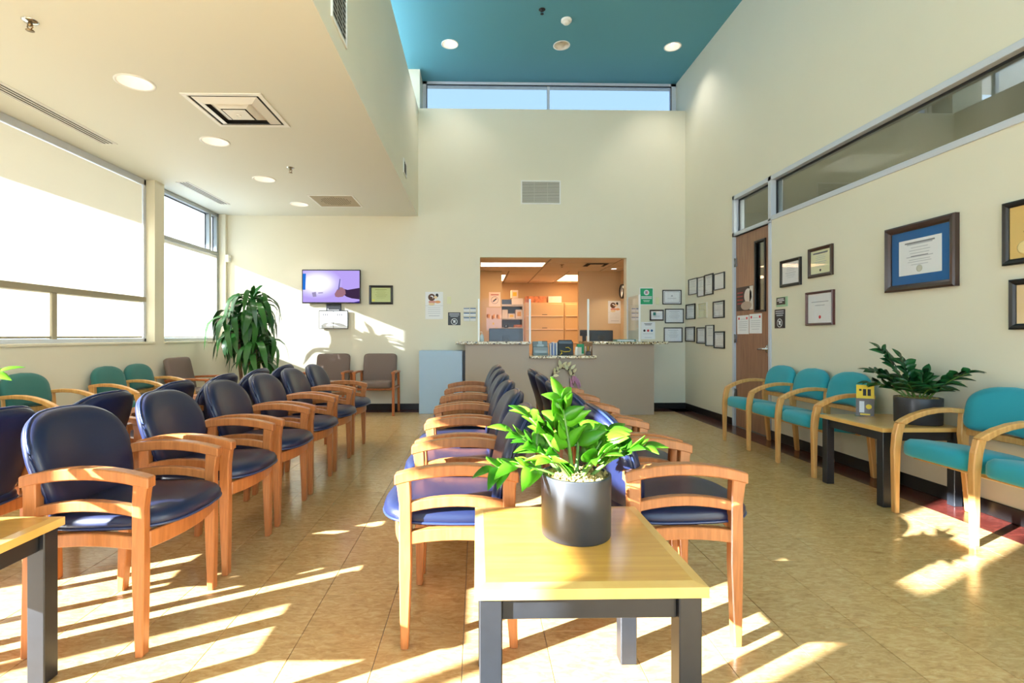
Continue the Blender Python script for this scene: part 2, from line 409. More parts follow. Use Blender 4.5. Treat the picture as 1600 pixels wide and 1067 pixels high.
# ---- left wall with windows
W1a, W1b, W2a, W2b, WZ = 2.2, 6.03, 6.21, 7.70, 1.06
SFa, SFb, SFZ0, SFZ1 = -1.01, 1.42, 0.08, 2.84
mb = MB(); a, b = XL-.25, XL
S2a, S2b = -3.05, -1.68
for (y0, y1, z0, z1) in ((YF, S2a, 0, ZL), (S2a, S2b, 0, SFZ0), (S2a, S2b, SFZ1, ZL), (S2b, SFa, 0, ZL), (SFa, SFb, 0, SFZ0), (SFa, SFb, SFZ1, ZL), (SFb, W1a, 0, ZL), (W1a, W1b, 0, WZ), (W1b, W2a, 0, ZL), (W2a, W2b, 0, WZ), (W2b, YB, 0, ZL)):
    mb.box(a, b, y0, y1, z0, z1)
struct('wall_left', mb, WALL)
# ---- front wall behind the camera, opened up for added fill glazing
FX0, FX1, FZ1 = -1.3, 3.0, 2.85
mb = MB()
for (x0, x1, z0, z1) in ((XL-.25, FX0, 0, ZL), (FX0, FX1, 0, .1), (FX0, FX1, FZ1, ZL), (FX1, XR+.1, 0, ZL), (XC, XS+.1, ZL, ZH), (FX1, XR+.1, ZL, ZH), (XS+.1, FX1, ZL, ZL+.15), (XS+.1, FX1, ZH-.15, ZH)): mb.box(x0, x1, YF-.15, YF, z0, z1)
struct('wall_front', mb, WALL)
# ---- ceilings and soffit
struct('ceiling', box(XL-.25, XS-.0005, YF, YB, ZL, ZL+.12), CEIL)
struct('ceiling_high', box(XC-.1, XR+.1, YF-.1, YB+.42, ZH, ZH+.12), BLUE)
struct('wall_soffit', box(XS-.12, XS, YF, YB, ZL+.0015, ZS), WALL)
struct('roof_low', box(XL-.4, XS-.12, YF-.3, YB+.3, ZS-.35, ZS-.2), ROOFW)
struct('roof_with_added_eave', box(-3.9, XR+.4, YF-.5, YB+.9, ZH+.14, ZH+.24), ROOFW)  # long overhang added to block direct sun from the left clerestory
struct('added_shade_canopy', box(-5.45, XL-.26, 1.5, 8.4, 3.03, 3.13), ROOFW)  # unseen overhang, added to keep sun off the upper left windows
# ---- baseboards
BH = 0.095
struct('baseboard_back', MB().box(XL, -0.17, YB-.012, YB, 0, BH).box(2.55, XR, YB-.012, YB, 0, BH), BASEB, 0.003)
struct('baseboard_right', MB().box(XR-.012, XR, DY1, YB-.012, 0, BH).box(XR-.012, XR, YF, DY0, 0, BH), BASEB, 0.003)
struct('baseboard_left', MB().box(XL, XL+.012, SFb, YB-.012, 0, BH), BASEB, 0.003)

# ---- windows
def bars(mb, plane, lo, hi, rects):
    for (y0, y1, z0, z1) in rects: mb.box(lo, hi, y0, y1, z0, z1)
    return mb
# window 1: big shaded window
w1 = struct_root('window_1', (0, 0, 0)); fw = 0.05
TZ = 1.56; MY = 4.74
bars(MB(), 'x', WX-.05, WX, [(W1a, W1b, ZL-.07, ZL), (W1a, W1b, WZ, WZ+.045), (W1a, W1a+fw, WZ, ZL), (W1b-.04, W1b, WZ, ZL)]).obj('window_frame', FRAMEW, w1, 0.004)
MB().box(WX-.05, WX+.002, W1a, W1b, TZ-.03, TZ+.03).obj('transom_bar', TANFR, w1, 0.004)
MB().box(WX-.05, WX+.001, MY-.03, MY+.03, WZ+.04, TZ-.03).obj('mullion', TANFR, w1, 0.004)
MB().box(WX-.05, WX+.001, 3.4, 3.46, WZ+.04, TZ-.03).obj('mullion', TANFR, w1, 0.004)
for (y0, y1, z0, z1) in ((W1a+fw, W1b-.04, TZ+.03, ZL-.07), (W1a+fw, 3.4, WZ+.045, TZ-.03), (3.46, MY-.03, WZ+.045, TZ-.03), (MY+.03, W1b-.04, WZ+.045, TZ-.03)):
    box(WX-.046, WX-.040, y0, y1, z0, z1).obj('pane', GLASS, w1)
MB().box(WX, XL+.012, W1a, W1b, WZ-.02, WZ+.004).obj('window_sill', WALL, w1, 0.003)
sh = thing('roller_shade', 'cream roller shade drawn down over the big left window', 'window shade', (WX-.02, 0, 0))
MB().add([(0, W1a+fw+.01, WZ+.05), (0, W1b-.045, WZ+.05), (0, W1b-.045, ZL-.075), (0, W1a+fw+.01, ZL-.075)], [(0, 1, 2, 3)]).obj('shade_cloth', SHADE1, sh)
box(-.008, .008, W1a+fw+.01, W1b-.045, WZ+.047, WZ+.068).obj('hem_bar', TANFR, sh, .003)
# window 2
w2 = struct_root('window_2', (0, 0, 0)); T2 = 2.37
bars(MB(), 'x', WX-.08, WX, [(W2a, W2b, ZL-.05, ZL), (W2a, W2b, WZ, WZ+.045), (W2a, W2a+.04, WZ, ZL), (W2b-.05, W2b, WZ, ZL)]).obj('window_frame', ALU, w2, 0.004)
MB().box(WX-.08, WX+.002, W2a, W2b, T2-.025, T2+.025).obj('transom_bar', ALU, w2, 0.004)
MB().box(WX-.08, WX, 7.44, 7.49, T2+.025, ZL-.05).obj('mullion', ALU, w2, 0.004)
for (y0, y1, z0, z1) in ((W2a+.04, 7.44, T2+.025, ZL-.05), (7.49, W2b-.05, T2+.025, ZL-.05), (W2a+.04, W2b-.05, WZ+.045, T2-.025)):
    (box(WX-.072, WX-.066, y0, y1, z0, z1) if z0 < 2 else MB().add([(WX-.07, y0, z0), (WX-.07, y1, z0), (WX-.07, y1, z1), (WX-.07, y0, z1)], [(0, 1, 2, 3)])).obj('pane', GLASS if z0 < 2 else FROST, w2)
for (y0, y1, z0, z1) in ((W2a+.04, 7.44, T2+.025, ZL-.05), (7.49, W2b-.05, T2+.025, ZL-.05)):
    g = .012; MB().box(WX-.066, WX-.06, y0, y1, z1-g, z1).box(WX-.066, WX-.06, y1-g, y1, z0, z1).obj('gasket', DARKG, w2)
MB().box(WX, XL+.012, W2a, W2b, WZ-.02, WZ+.004).obj('window_sill', WALL, w2, 0.003)
sh = thing('roller_shade', 'white screen shade hanging below the clear pane beside the tall plant', 'window shade', (WX-.02, 0, 0))
MB().add([(0, W2a+.045, WZ+.05), (0, W2b-.055, WZ+.05), (0, W2b-.055, T2-.06), (0, W2a+.045, T2-.06)], [(0, 1, 2, 3)]).obj('shade_cloth', SHADE2, sh)
box(-.016, .014, W2a+.045, W2b-.055, T2-.07, T2-.03).obj('head_rail', WHITE, sh, .004)
box(-.008, .008, W2a+.045, W2b-.055, WZ+.047, WZ+.066).obj('hem_bar', WHITE, sh, .003)
# storefront out of frame that lets the sun in
w3 = struct_root('window_3')
bars(MB(), 'x', XL-.16, XL-.10, [(SFa, SFb, SFZ0, SFZ0+.06), (SFa, SFb, SFZ1-.04, SFZ1), (SFa, -.37, 2.15, 2.27), (-.32, SFb, 2.08, SFZ1)] + [(q, q+.05, SFZ0, SFZ1) for q in (-.37, .5)]).obj('window_frame', ALU, w3)
for q in ((SFa, -.37), (-.32, .5), (.55, SFb)): (box(XL-.133, XL-.127, q[0], q[1], SFZ0+.06, 2.08) if q[0] > -.5 else MB().box(XL-.133, XL-.127, q[0], q[1], SFZ0+.06, 2.15).box(XL-.133, XL-.127, q[0], q[1], 2.27, SFZ1-.04)).obj('pane', GLASS, w3)
w8 = struct_root('added_fill_window')  # unseen window, added so bounced sun fills the right wall
bars(MB(), 'x', XL-.16, XL-.10, [(S2a, S2b, SFZ0, SFZ0+.06), (S2a, S2b, SFZ1-.06, SFZ1), (S2a, S2a+.05, SFZ0, SFZ1), (S2b-.05, S2b, SFZ0, SFZ1)]).obj('window_frame', ALU, w8)
box(XL-.133, XL-.127, S2a+.05, S2b-.05, SFZ0+.06, SFZ1-.06).obj('pane', GLASS, w8)
w4 = struct_root('added_fill_glazing')  # invented glazing, added to bring fill daylight from behind the camera
mb = MB()
for (x0, x1, z0, z1) in [(FX0, FX1, .1, .16), (FX0, FX1, FZ1-.06, FZ1)] + [(q, q+.06, .1, FZ1) for q in (FX0, .1, 1.5, FX1-.06)]: mb.box(x0, x1, YF-.1, YF-.05, z0, z1)
mb.obj('window_frame', ALU, w4)
box(XS+.1, FX1, YF-.078, YF-.072, ZL+.15, ZH-.15).obj('pane', GLASS, w4)
for q in ((FX0+.06, .1), (.16, 1.5), (1.56, FX1-.06)): box(q[0], q[1], YF-.078, YF-.072, .16, FZ1-.06).obj('pane', GLASS, w4)
# back clerestory
w5 = struct_root('window_5'); yc = YB+.36; z1 = ZH
BZ0, BZ1 = ZS, ZH
MB().box(-.875, XR, yc, yc+.06, BZ1-.05, BZ1).box(-.875, -.80, yc, yc+.06, BZ0, BZ1).box(XR-.09, XR, yc, yc+.06, BZ0, BZ1).box(-.875, XR, yc, yc+.06, BZ0, BZ0+.03).obj('window_frame', FRAMEW, w5, .004)
xm = onY(857, 150, yc).x
box(xm-.02, xm+.02, yc+.01, yc+.06, BZ0+.03, BZ1-.05).obj('mullion', FRAMEW, w5, .003)
for q in ((-.80, xm-.02), (xm+.02, XR-.09)): box(q[0], q[1], yc+.03, yc+.036, BZ0+.03, BZ1-.05).obj('pane', TINTGL, w5)
MB().box(-.80, XR-.09, yc-.006, yc, BZ1-.066, BZ1-.05).box(-.81, -.797, yc-.006, yc, BZ0, BZ1-.05).box(XR-.093, XR-.08, yc-.006, yc, BZ0, BZ1-.05).obj('gasket', DARKG, w5)
# left clerestory above the soffit (out of view)
w6 = struct_root('window_6'); mb = MB()
mb.box(XC-.06, XC, YF, YB+.4, ZS-.2, ZS-.02).box(XC-.06, XC, YF, YB+.4, ZH-.05, ZH)
for q in (-3.2, -1.4, .4, 2.2, 4.0, 5.8, 7.56): mb.box(XC-.06, XC, q, q+.06, ZS-.02, ZH)
mb.obj('window_frame', FRAMEW, w6)
for q in (-3.14, -1.34, .46, 2.26, 4.06, 5.86): box(XC-.033, XC-.027, q, q+1.74, ZS-.02, ZH-.05).obj('pane', GLASS, w6)
struct('trim_1', box(XC-.06, XS-.001, YF, YB, ZS-.05, ZS-.001), WALL)
# interior transom strip in the right wall
w7 = struct_root('window_7'); fx = XR-.012; f2 = XR+T
mb = MB(); e = .05
for (y0, y1, z0, z1) in ((0.0, DY1, SZ1-e, SZ1), (0.0, DY0, SZ0, SZ0+e), (DY0, DY1, DZ, DZ+e), (DY1-e, DY1, DZ, SZ1), (DY0-e*.2, DY0+e*1.0, SZ0, SZ1), (0, e, SZ0, SZ1), (2.6, 2.65, SZ0, SZ1)): mb.box(fx, f2, y0, y1, z0, z1)
mb.obj('window_frame', FRAMEW, w7, .003)
for (y0, y1, z0) in ((e, 2.6, SZ0+e), (2.65, DY0-.01, SZ0+e), (DY0+e, DY1-e, DZ+e)):
    box(XR+.06, XR+.066, y0, y1, z0, SZ1-e).obj('pane', DARKGL, w7)
    g = .016; MB().box(XR+.045, XR+.06, y0, y1, SZ1-e-g, SZ1-e).box(XR+.045, XR+.06, y1-g, y1, z0, SZ1-e).obj('gasket', DARKG, w7)
# corridor behind the strip
mb = MB(); cx1 = 5.2
mb.box(f2, cx1, -.2, 8.0, 3.1, 3.2).box(cx1, cx1+.1, -.2, 8.0, 0, 3.1).box(f2, cx1, -.3, -.2, 0, 3.1).box(f2, cx1, 8.0, 8.1, 0, 3.1).box(f2, cx1, -.2, 8.0, -.1, -.01)
struct('corridor_shell', mb, mat('corridor_paint', (168, 166, 152), .7))
cl = bpy.data.lights.new('added_corridor_fill', 'AREA'); cl.energy = 45; cl.size = .6; cl.color = (1, .88, .72)  # unseen lamp, added to brighten the corridor behind the glass
clo = bpy.data.objects.new('added_corridor_fill', cl); C.objects.link(clo); clo.location = (4.3, 5.6, 3.08)
# ---- door
dr = struct_root('door_1')
LY0, LY1, LZ0, LZ1 = 5.62, 5.80, 1.43, 2.215
dx0, dx1 = XR+.015, XR+.06
mb = MB(); d0, d1, zt = DY0+.05, DY1-.05, DZ-.004
for (y0, y1, z0, z1) in ((d0, LY0, .01, zt), (LY1, d1, .01, zt), (LY0, LY1, .01, LZ0), (LY0, LY1, LZ1, zt)): mb.box(dx0, dx1, y0, y1, z0, z1)
mb.obj('door_leaf', DOORW, dr)
MB().box(XR-.012, f2, DY0, DY0+.046, 0, DZ).box(XR-.012, f2, DY1-.046, DY1, 0, DZ).box(XR-.012, f2, DY0, DY1, DZ, DZ+.012).obj('door_frame', FRAMEW, dr, .003)
k = .022; MB().box(XR-.002, dx1+.01, LY0-k, LY1+k, LZ1, LZ1+k).box(XR-.002, dx1+.01, LY0-k, LY1+k, LZ0-k, LZ0).box(XR-.002, dx1+.01, LY0-k, LY0, LZ0, LZ1).box(XR-.002, dx1+.01, LY1, LY1+k, LZ0, LZ1).obj('vision_frame', FRB, dr, .003)
box(XR+.03, XR+.036, LY0, LY1, LZ0, LZ1).obj('vision_pane', DARKGL, dr)
for z in (.42, 1.10, 1.53, 2.05)[0:4]:
    if z != 1.53: MB().tube([(XR-.004, DY1-.048, z-.055), (XR-.004, DY1-.048, z+.055)], .008, 8).box(XR-.002, XR+.014, DY1-.075, DY1-.035, z-.05, z+.05).obj('hinge', STEEL, dr)
hz, hy = .985, 5.565
mb = MB()
for i, (r, x) in enumerate(()): pass
prof = [(.001, 0), (.040, 0), (.043, .004), (.040, .012), (.02, .014), (.014, .02), (.013, .045), (.001, .046)]
vs = MB().lathe(prof, 20)
hb = MB(); hb.v = [(XR+.015-p[2], hy+p[0], hz+p[1]) for p in vs.v]; hb.f = vs.f; hb.sm = vs.sm
hb.tube([(XR-.028, hy, hz), (XR-.03, hy+.03, hz+.001), (XR-.03, hy+.09, hz-.002), (XR-.026, hy+.135, hz-.006)], .014, 10, .009)
hb.obj('lever_handle', CHROME, dr)
box(XR-.008, XR+.016, DY0+.052, DY0+.06, hz-.08, hz+.06).obj('strike_plate', STEEL, dr)

# ------------------------------------------------------------------ ceiling fixtures
def downlight(p, label, energy, r=.125, on=True):
    t = thing('recessed_downlight', label, 'downlight', p, 0, 'recessed round downlights')
    MB().lathe([(r*.86, .0), (r*.9, -.006), (r, -.004), (r, .001)], 28).obj('trim_ring', WHITE, t)
    MB().lathe([(r*.86, -.001), (r*.82, .03), (r*.7, .075), (r*.45, .105), (r*.3, .11)], 28).obj('reflector', REFL, t)
    b = MB().lathe([(r*.36, .108), (r*.36, .07), (r*.2, .055), (.0005, .05)], 16); b.obj('bulb', DOWN if on else mat('unlit_bulb', (210, 210, 205), .3), t)
    if on:
        L = bpy.data.lights.new('downlight_lamp', 'SPOT'); L.energy = energy; L.spot_size = 1.75; L.spot_blend = .8; L.color = (1, .93, .84); L.shadow_soft_size = .06
        lo = bpy.data.objects.new('downlight_lamp', L); C.objects.link(lo); lo.parent = t; lo.location = (0, 0, .03)
    return t
# the ceilings get round holes by sitting each can just below the plaster
def ceil_cut(obj_name, centers, r):
    o = bpy.data.objects[obj_name]
    for (x, y) in centers:
        b = MB().lathe([(.0005, -.2), (r, -.2), (r, .2), (.0005, .2)], 28).mesh('cut', None)
        c = bpy.data.objects.new('cut', b); C.objects.link(c); c.location = (x, y, o.bound_box[0][2])
        md = o.modifiers.new('b', 'BOOLEAN'); md.operation = 'DIFFERENCE'; md.object = c; md.solver = 'EXACT'
        dg = bpy.context.evaluated_depsgraph_get(); me = bpy.data.meshes.new_from_object(o.evaluated_get(dg))
        o.modifiers.clear(); o.data = me; bpy.data.objects.remove(c)
lows = [(211, 129, 'large recessed downlight in the low ceiling nearest the camera'), (336, 221, 'recessed downlight just behind the square supply diffuser'), (413, 280, 'recessed downlight left of the small ceiling sprinkler'), (468, 319, 'farthest low downlight beside the perforated return grille')]
highs = [(703, 69, 'left lit downlight in the blue ceiling', True), (877.5, 71, 'middle blue ceiling downlight with its lamp dark', False), (1051, 73, 'right lit downlight in the blue ceiling', True)]
lp = [onZ(a, b, ZL) for a, b, c in lows]; hp = [onZ(a, b, ZH) for a, b, c, d in highs]
ceil_cut('ceiling', [(p.x, p.y) for p in lp], .112); ceil_cut('ceiling_high', [(p.x, p.y) for p in hp], .103)
for p, q in zip(lp, lows): downlight(p, q[2], 26, .13)
for p, q in zip(hp, highs): downlight(p, q[2], 30, .12, q[3])

def sprinkler(p, label, col=BRASS):
    t = thing('fire_sprinkler', label, 'sprinkler', p, 0, 'ceiling sprinklers')
    MB().lathe([(.012, -.012), (.036, -.006), (.042, -.001), (.042, .002)], 20).obj('escutcheon', CHROME if col is BRASS else DARKV, t)
    MB().tube([(0, 0, 0), (0, 0, -.03)], .009, 8).obj('nozzle', col, t)
    MB().tube([(-.012, 0, -.018), (-.016, 0, -.035), (0, 0, -.052), (.016, 0, -.035), (.012, 0, -.018)], .0035, 6).obj('yoke', col, t)
    MB().lathe([(.0005, -.052), (.02, -.053), (.022, -.056), (.0005, -.056)], 14).obj('deflector', col, t)
sprinkler(onZ(47, 33, ZL), 'sprinkler head in the low ceiling near the top left corner')
sprinkler(onZ(454, 262, ZL), 'sprinkler head in the low ceiling before the return grille')
sprinkler(onZ(847, 15, ZH), 'dark sprinkler head in the blue ceiling', DARKV)
t = thing('smoke_detector', 'white round smoke detector on the blue ceiling', 'smoke detector', onZ(885, 31, ZH))
MB().lathe([(.07, 0), (.07, -.02), (.06, -.03), (.05, -.034)], 24).obj('base', WHITEP, t)
MB().lathe([(.05, -.03), (.042, -.05), (.02, -.058), (.0005, -.058)], 20).obj('sensor_cap', WHITEP, t)

# supply diffuser (square, stepped cones) and perforated return
def quad_center(pts, Z):
    P = [onZ(a, b, Z) for a, b in pts]; c = sum(P, Vector()) / 4; return c
def ringbox(mb, r0, r1, z0, z1):
    # square ring sloping from half-size r0 at z0 to r1 at z1 with thickness
    a = [(-r0,-r0,z0),(r0,-r0,z0),(r0,r0,z0),(-r0,r0,z0),(-r1,-r1,z1),(r1,-r1,z1),(r1,r1,z1),(-r1,r1,z1)]
    mb.add(a, [(0,1,5,4),(1,2,6,5),(2,3,7,6),(3,0,4,7)]); return mb
dc = quad_center([(281, 145), (406, 146), (453, 197), (345, 197)], ZL)
t = thing('supply_diffuser', 'white square stepped air diffuser in the low ceiling', 'air vent', dc)
MB().box(-.305, .305, -.305, -.27, -.008, .0).box(-.305, .305, .27, .305, -.008, .0).box(-.305, -.27, -.27, .27, -.008, 0).box(.27, .305, -.27, .27, -.008, 0).obj('outer_frame', WHITE, t, .002)
box(-.27, .27, -.27, .27, -.001, .0005).obj('duct_throat', DARKV, t)
for (r0, r1) in ((.185, .25), (.105, .165)):
    m_ = ringbox(MB(), r0, r1, -.03, -.004); ringbox(m_, r0-.004, r1-.004, -.03, -.002); m_.obj('cone_ring', WHITE, t)
MB().box(-.09, .09, -.09, .09, -.036, -.031).lathe([(.018, -.042), (.018, -.036)], 12).obj('center_plate', WHITE, t, .002)
rc = quad_center([(478, 304.5), (551, 304.5), (567.5, 323), (502.6, 323)], ZL)
t = thing('return_grille', 'perforated square return grille in the low ceiling', 'air vent', rc)
MB().box(-.30, .30, -.30, -.275, -.008, 0).box(-.30, .30, .275, .30, -.008, 0).box(-.30, -.275, -.275, .275, -.008, 0).box(.275, .30, -.275, .275, -.008, 0).obj('outer_frame', WHITE, t, .002)
pm = mat('perforated_sheet', (172, 158, 132), .5)
box(-.275, .275, -.275, .275, -.004, -.0005).obj('perforated_panel', pm, t)
mb = MB()
for i in range(16):
    for j in range(16):
        x, y = (i-7.5)*.03, (j-7.5)*.03
        if x*x+y*y < .2**2: mb.box(x-.008, x+.008, y-.008, y+.008, -.0046, -.0039)
tag(mb.obj('perforations', mat('hole_dark', (110, 100, 84), .8), t), kind='stuff')
def slot(x, y0, y1, label):
    t = thing('slot_diffuser', label, 'air vent', (x, (y0+y1)/2, ZL), 0); L = (y1-y0)/2
    MB().box(-.075, .075, -L, -L+.012, -.006, 0).box(-.075, .075, L-.012, L, -.006, 0).box(-.075, -.063, -L, L, -.006, 0).box(.063, .075, -L, L, -.006, 0).obj('outer_frame', WHITE, t, .0015)
    box(-.063, .063, -L+.01, L-.01, -.001, .0005).obj('slot_backing', DARKV, t)
    for k in range(4): box(-.05+k*.0335-.0055, -.05+k*.0335+.0055, -L+.012, L-.012, -.005, -.001).obj('blade', WHITE, t)
pa = onZ(172, 225, ZL); slot(pa.x, 2.0, pa.y, 'long slot diffuser above the big shaded window')
pa, pb = onZ(280, 284, ZL), onZ(355, 319, ZL); slot((pa.x+pb.x)/2, pa.y, pb.y, 'short slot diffuser above the clear window pane')

def grille(name, label, cat, loc, rz, w, h, n, mb_mat=GRILL, fr=WHITE, vert=2):
    t = thing(name, label, cat, loc, rz)
    e = .018; MB().box(-w/2, w/2, -.012, 0, h/2-e, h/2).box(-w/2, w/2, -.012, 0, -h/2, -h/2+e).box(-w/2, -w/2+e, -.012, 0, -h/2+e, h/2-e).box(w/2-e, w/2, -.012, 0, -h/2+e, h/2-e).obj('grille_frame', fr, t, .002)
    box(-w/2+e, w/2-e, -.001, 0, -h/2+e, h/2-e).obj('backing', DARKV, t)
    hh = h-2*e
    me = MB().prism([(-.009, -hh/n*.42), (-.0075, -hh/n*.42), (-.002, hh/n*.42), (-.0035, hh/n*.42)], -w/2+e, w/2-e, 'x').mesh('louvre', mb_mat)
    for k in range(n): link_mesh('louvre', me, t, (0, 0, -hh/2+hh*(k+.5)/n))
    for k in range(vert): x = -w/2+w*(k+1)/(vert+1); box(x-.003, x+.003, -.0105, -.008, -hh/2, hh/2).obj('stiffener', mb_mat, t)
p0, p1 = onY(814, 282, YB), onY(876, 319.5, YB)
grille('wall_grille', 'white louvred return grille high on the back wall', 'air vent', ((p0.x+p1.x)/2, YB, (p0.z+p1.z)/2), 0, p1.x-p0.x, p0.z-p1.z, 14, mat('louvre_light', (196, 192, 182), .45))
grille('wall_grille', 'white framed grille on the soffit wall at the top of the photo', 'air vent', (XS, 3.30, 3.33), PI/2, .36, .46, 12)
grille('wall_grille', 'small far grille on the soffit wall near the back', 'air vent', (XS, 6.30, 3.22), PI/2, .26, .18, 8)

# ------------------------------------------------------------------ navy guest chairs
def arcpts(y0, y1, z0, rise, n=10, skew=0.0):
    r = []
    for i in range(n+1):
        t = i/n; r.append((y0+(y1-y0)*t, z0 + rise*(1-(2*t-1)**2) + skew*t))
    return r
def make_navy():
    t = thing('guest_chair', '', 'chair')
    hw, th = .235, .04
    pts = superell(44, .24, .226, 3.0, 0, .2)
    pts = [(u*(0.86+.14*min(1, max(0, v/.26))), v) for u, v in pts]
    tl = math.radians(17)
    def fnb(u, v, h):
        yy = .155 + v*math.sin(tl)*(.75+.25*v/.43) - 1.05*u*u*.75
        return (u, yy - h*math.cos(tl), .437 + v*math.cos(tl) + h*math.sin(tl))
    br = MB().pillow(pts, (0, .205), [(.25, .048), (.55, .046), (.8, .04), (.92, .03), (.985, .014), (1, .003), (1, -.004)], fnb).obj('backrest', NAVY, t)
    MB().tube([fnb(u*1.004, .205+(v-.205)*1.004, -.002) for u, v in pts], .0055, 6, closed=True).obj('piping', NAVYP, br)
    MB().pillow(pts, (0, .205), [(.985, -.004), (1.0, -.008), (1.0, -.018), (.97, -.03), (.85, -.038), (.4, -.042)], fnb).obj('back_shell', NAVY, t)
    so = []
    for (u, v) in superell(44, .232, .235, 4.0, 0, -.03):
        if v < 0: v -= .045*(1-(u/.25)**2)
        so.append((u, v))
    def fns(u, v, h): return (u, v, .47 + h + .025*(-(v)/.25 if v < 0 else 0)*.3)
    st = MB().pillow(so, (0, -.04), [(.3, .036), (.65, .034), (.86, .026), (.96, .012), (1, -.006), (1, -.022), (.96, -.036), (.7, -.042)], fns).obj('seat', NAVY, t)
    MB().tube([fns(u*1.002, v, -.026) for u, v in so], .005, 6, closed=True).obj('piping', NAVYP, st)
    # seat rails
    fr = []
    for i in range(13): u = -.225 + .45*i/12; fr.append((u, -.215-.05*(1-(u/.25)**2)))
    MB().strip(fr, [(u, v+.022) for u, v in fr], .375, .436, 'z').obj('seat_rail', OAK, t, .003)
    box(-.225, .225, .158, .18, .385, .436).obj('seat_rail', OAK, t, .003)
    flg = [(-.208, 0), (-.238, 0), (-.244, .3), (-.243, .52), (-.252, .585), (-.262, .618), (-.20, .618), (-.196, .55), (-.194, .3)]
    rlg = [(.20, 0), (.232, 0), (.226, .25), (.222, .5), (.224, .585), (.234, .628), (.172, .628), (.172, .5), (.176, .25)]
    K = .9; flg = [(y*K, z) for y, z in flg]; rlg = [(y*K, z) for y, z in rlg]
    mf = MB().prism(flg, -th/2, th/2, 'x').mesh('leg', OAK, .004); mr = MB().prism(rlg, -th/2, th/2, 'x').mesh('leg', OAK, .004)
    at = arcpts(-.236, .212, .632, .032, 12, .006); ab = [(y, z - .041) for y, z in arcpts(-.236, .212, .634, .03, 12, .006)]
    ma = MB().strip(at, ab, -.0235, .0235, 'x').mesh('arm_rest', OAK, .004)
    m2 = MB().strip(arcpts(-.18, .162, .53, .02, 8), arcpts(-.18, .162, .494, .02, 8), -.016, .016, 'x').mesh('side_rail', OAK, .003)
    m3 = MB().strip(arcpts(-.18, .162, .425, .012, 6), arcpts(-.18, .162, .378, .014, 6), -.016, .016, 'x').mesh('side_rail', OAK, .003)
    for s in (-1, 1):
        for me, nm in ((mf, 'leg'), (mr, 'leg'), (ma, 'arm_rest'), (m2, 'side_rail'), (m3, 'side_rail')): link_mesh(nm, me, t, (s*hw, 0, 0))
    return t
navy = make_navy(); first = [True]
ORD = ['nearest', 'second', 'third', 'fourth', 'fifth', 'farthest']
def place(proto, flag, loc, rz, label, group):
    o = proto if flag[0] else copy_tree(proto); flag[0] = False
    o.location = loc; o.rotation_euler = (0, 0, rz); o['label'] = label; o['group'] = group; return o
for i in range(6):
    place(navy, first, (-1.385, 2.045+.605*i, 0), PI/2 + random.uniform(-.012, .012), f'navy vinyl oak-armed chair in left block facing the middle aisle, {ORD[i]} of six', 'chairs facing right in the left block')
for i in range(6):
    place(navy, first, (-2.15, 2.02+.605*i, 0), -PI/2 + random.uniform(-.012, .012), f'navy chair in left block facing the windows, seen from behind, {ORD[i]} of six', 'chairs facing the windows in the left block')
for i in range(6):
    place(navy, first, (-.06, 2.07+.578*i, 0), -PI/2 + random.uniform(-.01, .01), f'navy vinyl oak-armed chair in centre block facing left, {ORD[i]} of six', 'chairs facing left in the centre block')
for i in range(5):
    place(navy, first, (.748, 2.06+.578*i, 0), PI/2 + random.uniform(-.01, .01), f'navy chair in centre block facing the right wall, {ORD[i] if i < 4 else "farthest"} of five', 'chairs facing right in the centre block')

